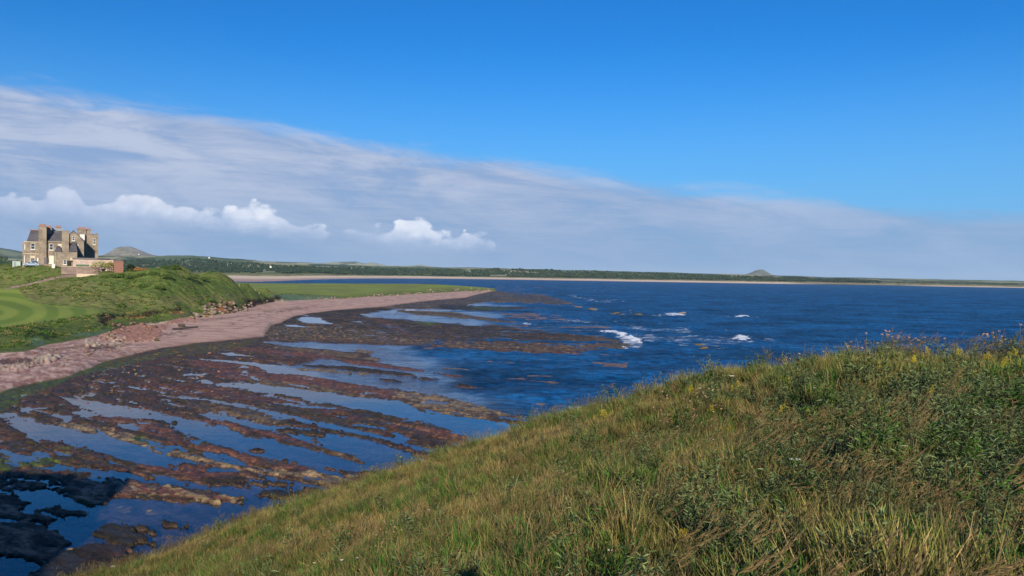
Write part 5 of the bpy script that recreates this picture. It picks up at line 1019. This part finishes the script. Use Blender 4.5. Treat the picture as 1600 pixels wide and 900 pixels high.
    # windows
    for (u0, u1, v0, v1, p) in [(48, 54.5, 380, 389.5, None), (47.5, 54.5, 403.3, 409.5, None), (77, 83, 381, 390.5, None), (90.5, 96, 381.5, 385.5, M_blind)]: window(u0, u1, v0, v1, Y-.02, h, p)
    window(112.5, 116.6, 369, 376, Y-.42, h); window(38, 39.3, 382, 390, Y-.02, h, M_blind, sill=False); window(37.6, 38.9, 399, 411, Y-.02, h, M_blind, sill=False)
    window(76.8, 84, 399.5, 411.5, Y-5.02, h, M_blind); window(99, 104, 406, 413, Y-5.02, h); window(145.3, 148.6, 372.5, 382, yr-.02, h); window(121, 122.6, 382, 384.5, Y-.42, h, sill=False)
    bm = bmesh.new(); add_box(bm, (wx(105, Y-5), Y-5.1, BASEZ), (wx(111.5, Y-5), Y-4.9, wz(108, 407.5, Y-5))); bm_obj('door', bm, mat('dark_opening', (.03, .025, .02), .9), h)
    block('string_course', 37, 60, 396, Y-.08, .1, M_trim, h, vbot=397); block('lintel', 47.3, 54.8, 399.5, Y-.06, .08, M_trim, h, vbot=402.8); block('canopy', 110, 117.5, 402.7, Y-6.2, 1.2, M_trim, h, vbot=407)
    block('eaves_course', 37, 60, 377.3, Y-.12, .14, M_trim, h, vbot=378.4); block('eaves_course', 72.6, 96.4, 377.3, Y-.12, .14, M_trim, h, vbot=378.4)
    for u, v0 in ((56.4, 379), (72.9, 379), (86.5, 394)):
        bm = bmesh.new(); yy = Y-.12 if v0 < 390 else Y-5.12; add_cyl(bm, (wx(u, yy), yy, BASEZ), .07, wz(u, v0, yy)-BASEZ, 6); bm_obj('drainpipe', bm, M_trim, h)
    return anchor(h, tuple(h.location))
def anchor(e, loc):
    M = Matrix.Translation(Vector(loc)).inverted()
    for c in e.children: c.matrix_parent_inverse = M
    e.location = HROT@Vector(loc) if TURN[0] else loc; e.rotation_euler = (0, 0, HA if TURN[0] else 0)
TURN[0] = True
house()
def solo(name, label, cat, group=None): e = empty(name); tag(e, label, cat, group); return e
# long outbuilding
o = solo('outbuilding', 'long low pink outbuilding with grey roof in front of the mansion', 'building'); yo = yp(140, 249)
block('wall', 114, 178, 405.5, yo, 4.5, mat('pale_pink_render', (.50, .38, .32), .9, noise=(.5, (.40, .30, .25))), o, um=140, zb=14.0); x0, x1 = wx(113, yo), wx(171, yo)
prism_x('roof', x0, wx(152, yo), yo-.25, yo+4.8, wz(140, 405.3, yo), wz(140, 402.9, yo), mat('asbestos_roof', (.24, .22, .21), .9), o); prism_x('roof', wx(152, yo)+.01, wx(172, yo), yo-.25, yo+4.8, wz(160, 405.6, yo), wz(160, 403.6, yo), M_slate, o); window(125, 128, 408, 412, yo-.02, o, sill=False); anchor(o, (wx(140, yo), yo, 14))
yb = yp(186, 247)
o = solo('brick_shed', 'small red brick shed with pitched roof right of the long outbuilding', 'shed'); prism_y('wall', wx(178.5, yb), wx(193, yb), yb, yb+5, wz(186, 408, yb), wz(186, 404, yb), mat('red_brick', (.22, .12, .085), .9, noise=(3, (.24, .11, .08))), o, zb=13.6); prism_y('roof', wx(177.8, yb), wx(193.8, yb), yb-.2, yb+5.2, wz(186, 407.7, yb), wz(186, 403.2, yb), M_slate, o); anchor(o, (wx(186, yb), yb, 13.6))
o = solo('garden_wall', 'pink rubble garden wall in front of the outbuilding', 'wall'); yw = yp(125, 246)
block('wall', 96, 160, 416.8, yw, .5, M_stone2, o, um=125, zb=13.2); block('coping', 95.6, 160.4, 416.2, yw-.08, .66, M_trim, o, um=125, vbot=416.8); anchor(o, (wx(125, yw), yw, 13.2))
yl = yp(140, 242.5); o = solo('low_wall', 'low cream wall end below the pink garden wall', 'wall'); block('wall', 120, 157, 428, yl, .5, M_trim, o, um=140, zb=12.4); anchor(o, (wx(140, yl), yl, 12.4))
o = solo('storage_shed', 'pale green metal shed left of the mansion', 'shed'); ys_ = yp(26, 252); mg = mat('pale_green_metal', (.33, .42, .38), .6)
block('wall', 19.5, 32, 408, ys_, 3, mg, o, zb=15); block('roof', 19, 32.6, 407.4, ys_-.15, 3.3, M_lead, o, vbot=408); block('door', 21.5, 25, 409.5, ys_-.05, .05, M_lead, o, zb=15.2); anchor(o, (wx(25, ys_), ys_, 15))
o = solo('oil_tank', 'green oil tank in front of the long outbuilding', 'tank'); gt = mat('green_tank', (.07, .15, .09), .6); yt = yp(128, 247.4); bm = bmesh.new(); xx0, xx1, zt0, zt1 = wx(119, yt), wx(138.5, yt), wz(130, 416.6, yt), wz(130, 413.2, yt)
for k in range(10):
    a0 = k*math.pi*2/10; a1 = (k+1)*math.pi*2/10; rr = (zt1-zt0)/2; zc = (zt0+zt1)/2; q = [bm.verts.new((x, yt+.6+rr*math.cos(a)*1.2, zc+rr*math.sin(a))) for x, a in ((xx0, a0), (xx1, a0), (xx1, a1), (xx0, a1))]; bm.faces.new(q); c0 = bm.verts.new((xx0, yt+.6, zc)); c1 = bm.verts.new((xx1, yt+.6, zc)); bm.faces.new((q[0], q[3], c0)); bm.faces.new((q[2], q[1], c1))
bm_obj('tank_body', bm, gt, o); block('cradle', 122, 124, 416.4, yt+.2, .8, M_lead, o, zb=14); block('cradle', 134, 136, 416.4, yt+.2, .8, M_lead, o, zb=14); anchor(o, (wx(128, yt), yt, 14))
o = solo('white_van', 'white van parked against the mansion wall beside a dark tank', 'van'); yv = yp(65, 251.5)
bm = bmesh.new(); add_box(bm, (wx(58, yv), yv, wz(62, 409.5, yv)), (wx(69, yv), yv+2, wz(62, 402.8, yv))); bmesh.ops.bevel(bm, geom=bm.edges[:], offset=.15, segments=2, affect='EDGES'); bm_obj('body', bm, M_white, o)
bm = bmesh.new(); add_box(bm, (wx(69, yv)+.01, yv+.05, wz(62, 409.5, yv)), (wx(71.5, yv), yv+1.95, wz(62, 405.5, yv))); bm_obj('cab', bm, M_white, o); bm = bmesh.new(); add_box(bm, (wx(69.6, yv), yv-.01, wz(62, 407.4, yv)), (wx(71, yv), yv+.04, wz(62, 405.8, yv))); bm_obj('window', bm, M_glass, o)
M_tyre = mat('tyre', (.02, .02, .02), .9)
def wheel(x, y, z, r, parent):
    bm = bmesh.new(); add_cyl(bm, (0, 0, -.1), r, .2, 12); bmesh.ops.rotate(bm, verts=bm.verts, cent=(0, 0, 0), matrix=Matrix.Rotation(math.pi/2, 3, 'X')); bmesh.ops.translate(bm, verts=bm.verts, vec=(x, y, z)); w = bm_obj('wheel', bm, M_tyre, parent)
    bm = bmesh.new(); add_cyl(bm, (0, 0, -.03), r*.55, .06, 8); bmesh.ops.rotate(bm, verts=bm.verts, cent=(0, 0, 0), matrix=Matrix.Rotation(math.pi/2, 3, 'X')); bmesh.ops.translate(bm, verts=bm.verts, vec=(x, y-.09, z)); bm_obj('rim', bm, M_metal, w)
for u in (60, 69.5): wheel(wx(u, yv), yv+.05, wz(62, 410, yv), .38, o)
anchor(o, (wx(64, yv), yv, wz(62, 411.8, yv)))
yk = yp(72, 250.5); o = solo('water_tank', 'dark upright tank on brick base right of the white van', 'tank'); bm = bmesh.new(); add_cyl(bm, (wx(72.5, yk+.7), yk+.7, wz(72, 413, yk)), .62, 2.2, 12, .55); bm_obj('tank_body', bm, mat('dark_plastic', (.10, .09, .11), .6), o); block('base', 68.5, 76, 412.5, yk, 1.4, M_stone2, o, zb=15); anchor(o, (wx(72, yk), yk, 15)); TURN[0] = False
def car(label, u, y, body, L=4.3, flip=1):
    e = empty('parked_car', (wx(u, y), y, ground(wx(u, y), y)+.12), HA); e['label'] = label; e['category'] = 'car'; prof = [(-L/2, .35), (-L/2, .75), (-L*.44, .88), (-L*.27, .98), (-L*.16, 1.42), (L*.17, 1.46), (L*.36, 1.02), (L*.46, .9), (L/2, .7), (L/2, .35)]
    bm = bmesh.new(); A = [bm.verts.new((x*flip, 0, z)) for x, z in prof]; B = [bm.verts.new((x*flip, 1.7, z)) for x, z in prof]; bm.faces.new(A); bm.faces.new(B[::-1])
    for i in range(len(A)): bm.faces.new((A[i], B[i], B[(i+1) % len(A)], A[(i+1) % len(A)]))
    bmesh.ops.recalc_face_normals(bm, faces=bm.faces); bmesh.ops.bevel(bm, geom=bm.edges[:], offset=.06, segments=2, affect='EDGES'); bm_obj('body', bm, body, e)
    for (xa, xb, z0, z1) in ((-L*.20, -.05, .98, 1.33), (.05, L*.24, .98, 1.33)):
        bm = bmesh.new(); q = [bm.verts.new(p) for p in ((xa*flip, -.015, z0), (xb*flip, -.015, z0), ((xb-.12)*flip, -.015, z1), ((xa+.12)*flip, -.015, z1))]; r = bmesh.ops.extrude_face_region(bm, geom=[bm.faces.new(q)]); bmesh.ops.translate(bm, verts=[v for v in r['geom'] if isinstance(v, bmesh.types.BMVert)], vec=(0, .03, 0)); bm_obj('window', bm, M_glass, e)
    for x in (-L*.31, L*.31): wheel(x, .02, .33, .33, e); wheel(x, 1.68, .33, .33, e)
    return e
car('silver blue car parked left of the white van by the mansion', 48.5, 249.2, mat('silver_blue_paint', (.30, .38, .50), .3, .6), 4.6)
car('dark blue car half hidden right of the silver blue car', 57.5, 251.2, mat('dark_paint', (.05, .06, .10), .3, .6), 4.0, -1)
# white box, dark open pit edge and low white boat-like trough before the wing
TURN[0] = True; yq = yp(83, 247); o = solo('white_trough', 'white box standing below the pale window of the mansion', 'box'); block('body', 81, 86, 412.6, yq, 1, M_white, o, um=83, zb=14.2); block('lid', 80.7, 86.3, 412.1, yq-.1, 1.2, M_metal, o, um=83, vbot=412.6); anchor(o, (wx(83, yq), yq, 14.2)); TURN[0] = False
def rock_mesh(seed, flat=.7):
    bm = bmesh.new(); bmesh.ops.create_icosphere(bm, subdivisions=2, radius=.5); r = random.Random(seed); ax = [Vector((r.gauss(0, 1), r.gauss(0, 1), r.gauss(0, 1))).normalized() for _ in range(9)]; lim = [r.uniform(.28, .44) for _ in ax]
    for v in bm.verts:
        for a, l in zip(ax, lim):
            d = v.co.dot(a)
            if d > l: v.co -= a*(d-l)
        v.co += Vector((r.uniform(-.02, .02),)*3); v.co.z *= flat
    me = bpy.data.meshes.new('boulder'); bm.to_mesh(me); bm.free(); return me
M_bl = mat('grey_boulder', (.25, .20, .16), .9, .2, noise=(1.5, (.15, .12, .10)), bump=(4, .6, .08), objrand=.3); M_rbl = mat('red_boulder', (.21, .115, .09), .9, .2, noise=(1.5, (.15, .08, .065)), bump=(4, .6, .08), objrand=.25); M_dk = mat('weedy_boulder', (.06, .045, .03), .8, .3, noise=(2, (.10, .08, .04)), bump=(4, .7, .1), objrand=.3)
M_tanr = mat('tan_boulder', (.22, .165, .105), .85, .2, noise=(1.5, (.20, .14, .09)), bump=(4, .6, .08), objrand=.25)
RK = {}
def rocks(kind, m, n=5, flat=.7):
    RK[kind] = []
    for i in range(n): me = rock_mesh(i*7+len(kind), flat); me.materials.append(m); RK[kind].append(me)
rocks('grey', M_bl); rocks('red', M_rbl); rocks('dark', M_dk, 5, .5); rocks('tan', M_tanr, 5, .5)
def boulder(kind, x, y, z, s, label, group=None, name='boulder', sx=1.0):
    o = link(bpy.data.objects.new(name, random.choice(RK[kind]))); o.location = (x, y, z); o.scale = (s*sx*U1(.85, 1.2), s*U1(.8, 1.2), s*U1(.7, 1.1)); o.rotation_euler = (U1(-.2, .2), U1(-.2, .2), U1(-.4, .4) if sx > 1.3 else U1(0, 6.28)); tag(o, label, 'rock', group); return o
random.seed(21)
def boulders(n, poly, kinds, sr, label, group):
    for i in range(n):
        u = U1(poly[0][0], poly[-1][0]); v = U1(np.interp(u, [p[0] for p in poly], [p[1] for p in poly]), np.interp(u, [p[0] for p in poly], [p[2] for p in poly])); w = on_ground(u, v, 60)
        if w is None: continue
        s = U1(*sr)*w[1]/1200.; k = random.choice(kinds); boulder(k, w[0], w[1], ground(w[0], w[1])+s*.15, s, {'grey': 'greyish ', 'red': 'reddish ', 'dark': 'dark ', 'tan': 'tan '}[k]+label, group)
boulders(60, [(318, 478, 492), (345, 472, 491), (362, 474, 491), (385, 478, 487)], ['grey', 'grey', 'red', 'dark'], (4, 9), 'angular boulder fallen below the eroded bank end', 'boulders below the eroded bank')
boulders(16, [(296, 490, 498), (330, 489, 496), (345, 488, 494)], ['grey', 'tan'], (5, 11), 'boulder at the top of the sand below the bank', 'pale boulders along the bank foot')
boulders(12, [(372, 476, 483), (390, 474, 481), (425, 470, 475)], ['grey', 'dark'], (3, 6), 'rock between the dark bank ends', 'rocks between the dark bank ends')
boulders(85, [(560, 461, 465), (600, 459, 464), (640, 455.5, 461), (680, 453, 459), (720, 451.5, 458), (765, 451, 455.5)], ['grey', 'tan', 'grey'], (2.4, 5.0), 'boulder of the sea defence along the links', 'boulders of the sea defence along the links')
boulders(30, [(470, 465, 469), (530, 465, 468.5), (560, 463, 467)], ['grey', 'tan'], (2, 4), 'stone at the foot of the green links', 'stones along the foot of the links')
boulders(34, [(165, 510, 530), (200, 505, 535), (250, 502, 522)], ['red', 'tan', 'red'], (4, 9), 'slab on the beach below the low bank', 'reddish slabs on the beach')
boulders(50, [(0, 556, 600), (60, 548, 590), (150, 530, 556), (230, 522, 540)], ['red', 'grey', 'tan'], (2.5, 5.5), 'loose stone scattered on the shingle at left', 'loose stones on the shingle')
boulders(70, [(120, 588, 640), (250, 560, 650), (400, 545, 600)], ['dark', 'tan', 'dark', 'red'], (2.5, 6), 'stone lying on the rock ledges', 'weedy stones on the rock ledges')
for (u, v, s, sx, k, lab) in [(195, 793, 16, 1.8, 'tan', 'tan rock cluster in the shallow water left of the long tan rock'), (188, 788, 9, 1.2, 'tan', 'upper left stone of the tan rock cluster'), (204, 789, 10, 1.2, 'tan', 'upper right stone of the tan rock cluster'), (240, 796, 15, 1.7, 'tan', 'long tan rock in the shallow water below the red ledge'), (168, 812, 10, 1.3, 'tan', 'small tan rock alone just right of the cliff shadow'), (179, 817, 9, .8, 'red', 'small pinkish rock right of the lone tan rock'), (214, 818, 9, 1.2, 'tan', 'small brown rock in water below the tan rocks'), (110, 857, 12, 1.3, 'tan', 'pale stone at the lower edge of the cliff shadow'),
                         (1093, 538, 9, 2.2, 'dark', 'dark rock awash right of the breaking wave'), (1100, 543, 8, 2.2, 'dark', 'lower dark rock awash right of the breaking wave'), (927, 483, 11, 1.6, 'tan', 'brown rock standing offshore beyond the reef point'), (904, 480, 9, 1.9, 'tan', 'flat rock left of the brown offshore rock'), (960, 490, 12, 1.7, 'dark', 'jagged dark rock in the line of offshore rocks'), (970, 492, 9, 1.8, 'tan', 'low tan rock right of the jagged dark rock'), (986, 489, 6, .8, 'tan', 'small upright rock in the line of offshore rocks'), (998, 491, 10, 1.8, 'dark', 'dark flat rock near the end of the offshore line'), (1066, 489, 8, 2.2, 'tan', 'tan rock behind the white water strip'), (1157, 491, 5, 1.5, 'dark', 'small dark rock behind the far breaker'), (985, 485, 4, 1.2, 'tan', 'tiny rock beyond the small upright rock'), (895, 478, 6, 2.0, 'dark', 'low dark rock off the tip of the far reef')]:
    p = at_z(u, v, .1); s *= p[1]/1200.; boulder(k, p[0], p[1], ground(p[0], p[1]) if p[0]/p[1] < .16 and v > 600 else .0, s, lab, None, 'tidal_rock', sx)
# driftwood beam and dark box on the sand
p = on_ground(283, 515, 60); bm = bmesh.new(); add_box(bm, (-3.2, -.22, 0), (3.2, .22, .45)); bmesh.ops.bevel(bm, geom=bm.edges[:], offset=.05, segments=1, affect='EDGES'); o = bm_obj('driftwood_beam', bm, mat('dark_timber', (.07, .055, .045), .9, noise=(2, (.04, .03, .03)))); o.location = (p[0]+1, p[1], ground(p[0], p[1])+.15); o.rotation_euler = (0, -.04, .95); tag(o, 'long dark timber beam lying on the pink sand', 'driftwood')
p = on_ground(278, 512, 60); bm = bmesh.new(); add_box(bm, (-.8, -.4, 0), (.8, .4, .6)); bmesh.ops.bevel(bm, geom=bm.edges[:], offset=.12, segments=1, affect='EDGES'); o = bm_obj('driftwood_block', bm, mat('dark_timber', None)); o.location = (p[0], p[1]+2, ground(p[0], p[1])+.1); o.rotation_euler = (0, 0, .4); tag(o, 'short dark timber block beside the long beam', 'driftwood')
p = on_ground(245, 533, 60); boulder('dark', p[0], p[1], ground(p[0], p[1])+.2, 1.3, 'black boulder at the edge of the sand below the beam')
# garden clutter right of the sheds, bushes on the mound
def bush(name, label, u, v, y, w, h, c1, c2, s=0, cat='bush', group=None):
    r = np.random.RandomState(s+1); n = 420; X = r.normal(0, 1, (n, 3)); X /= np.linalg.norm(X, axis=1)[:, None]; X *= r.uniform(.55, 1.0, n)[:, None]**.6; X[:, 2] = np.abs(X[:, 2])*(.8+.4*r.rand(n)); X += r.normal(0, .05, (n, 3)); X[:, :2] *= w/2; X[:, 2] *= h
    V, F, C = [], [], []
    for i, q in enumerate(X):
        l = .34; a = r.normal(0, 1, 3); a /= np.linalg.norm(a); b = np.cross(a, r.normal(0, 1, 3)); b /= np.linalg.norm(b); k = len(V); V += [q-a*l*.5, q+b*l*.4, q+a*l*.5, q-b*l*.4]; F.append((k, k+1, k+2, k+3)); C += [lerp(np.array(c1), np.array(c2), r.rand())]*4
    gz = wz(u, v, y); e = empty(name, (wx(u, y), y, gz-.2)); tag(e, label, cat, group); mesh_np('foliage', V, F, M_wood, cols=np.array(C), smooth=False, parent=e)
    bm = bmesh.new(); add_cyl(bm, (0, 0, -.4), .08, h*.7+.4, 6, .03); bm_obj('stem', bm, mat('bark', (.09, .06, .04), .9), e); return e
bush('bush', 'round green bush right of the brick shed on the skyline', 258, 421, 250, 3.4, 1.6, (.03, .06, .015), (.08, .13, .03), 1)
bush('bush', 'taller green bush at the top of the mound', 274, 418.5, 256, 3.8, 1.3, (.03, .06, .015), (.08, .13, .03), 2)
bush('bush', 'low dark bush against the brick shed', 204, 419.5, 249, 2.8, 1.6, (.012, .022, .01), (.03, .045, .018), 3)
bush('hedge', 'yellow green hedge in front of the outbuilding', 156, 416.5, 247.5, 6.0, 1.9, (.14, .17, .03), (.26, .27, .07), 4, 'hedge')
bush('hedge', 'smaller yellow green bush right of the hedge', 172, 417, 247.2, 2.6, 1.8, (.16, .16, .04), (.28, .24, .08), 5, 'hedge')
bush('bush', 'rusty orange flowering bank left of the stone pillar', 222, 421.5, 249.5, 5.0, .8, (.22, .09, .04), (.40, .20, .07), 6); bush('bush', 'second rusty bush next to the brick shed', 212, 420.5, 250.5, 4.0, .9, (.20, .12, .04), (.30, .26, .08), 7)
SCL = ['nearest the end of the garden wall', 'just below the brick shed', 'below and right of the brick shed', 'below the rusty bushes', 'below the stone pillar on the mound crest', 'under the round skyline bush', 'below the taller skyline bush', 'on the right shoulder of the mound', 'furthest right on the mound shoulder', 'left one of two on the middle of the mound face', 'right one of two on the middle of the mound face', 'above the fallen boulders', 'left of the fallen boulders', 'right at the top edge of the fallen boulders', 'just above the eroded soil edge']
for i, (u, v, y, w) in enumerate([(166, 434, 238, 5), (176, 432, 238, 4.5), (190, 431, 239, 4), (205, 433, 238, 4.5), (222, 430, 240, 4), (240, 428, 240, 4.5), (262, 432, 238, 4), (300, 434, 252, 5), (318, 436, 262, 4), (225, 447, 229, 4), (250, 450, 228, 4), (330, 470, 246, 4), (285, 470, 232, 3.5), (310, 474, 236, 3.5), (190, 478, 205, 3)]):
    bush('scrub_clump', 'low green scrub clump '+SCL[i], u, v, y, w*.8, .9, (.035, .065, .015), (.10, .15, .04), 20+i, 'bush', 'scrub clumps on the mound')
o = solo('stone_pillar', 'short dark stone pillar on the skyline between bushes', 'pillar'); block('pillar', 245, 249.5, 418.3, 249, 1, mat('dark_stone', (.16, .12, .10), .9), o, um=247, vbot=424); block('cap', 244.6, 250, 417.6, 248.9, 1.2, M_stone2, o, um=247, vbot=418.3); anchor(o, (wx(247, 249), 249, wz(247, 424, 249)))
for i, (u, v) in enumerate([(392, 448.5), (399, 450), (405, 451.5), (374, 446), (366, 444.5), (356, 443)]):
    yy = [318, 322, 326, 308, 304, 298][i]; bm = bmesh.new(); add_cyl(bm, (0, 0, -.4), .09, 1.5, 6, .08); add_box(bm, (-.1, -.1, 1.1), (.1, .1, 1.16)); o = bm_obj('fence_post', bm, mat('post_wood', (.40, .34, .24), .9)); x = wx(u, yy, v); o.location = (x, yy, ground(x, yy)+.1); tag(o, 'short pale post on the grass spur above the beach', 'post', 'pale posts on the grass spur')
# white farmhouses on the far hills
def far_house(u, v, y, s, label):
    e = empty('farmhouse', tuple(at_y(u, v, y))); tag(e, label, 'house'); bm = bmesh.new(); add_box(bm, (-s, -s*.5, -4), (s, s*.5, s*.6)); bm_obj('wall', bm, M_white, e); prism_x('roof', -s*1.05, s*1.05, -s*.55, s*.55, s*.6+.01, s*1.1, M_slate, e)
far_house(327, 402.6, 4600, 4.5, 'white farmhouse on the ridge above the wood'); far_house(217, 397.6, 8300, 7, 'tiny white house below the flat topped hill'); far_house(423, 416.6, 2680, 3, 'small pink roofed house at the edge of the shore wood')
o = solo('navigation_buoy', 'tiny pale buoy far out in the bay', 'buoy'); p = at_z(1004, 441.3, 0); bm = bmesh.new(); add_cyl(bm, (0, 0, -.3), 1.0, 1.2, 10, .8); bm_obj('float', bm, M_white, o); bm = bmesh.new(); add_cyl(bm, (0, 0, .9), .25, 2.2, 8, .1); bm_obj('mast', bm, M_white, o); o.location = tuple(p)

# ------------------------------------------------------------------ haze: the air itself
def haze():
    bm = bmesh.new(); add_box(bm, (-24000, -500, -5.2), (24000, 41000, 420)); m = bpy.data.materials.new('haze_air'); m.use_nodes = True; t = NT(m.node_tree)
    pv = t.add('ShaderNodeVolumePrincipled'); pv.inputs['Color'].default_value = (.66, .84, 1.0, 1); pv.inputs['Density'].default_value = 2.2e-5; pv.inputs['Anisotropy'].default_value = .0
    out = t.add('ShaderNodeOutputMaterial'); t.l.new(pv.outputs[0], out.inputs['Volume']); tag(bm_obj('haze', bm, m), 'pale blue air', kind='stuff')
haze()
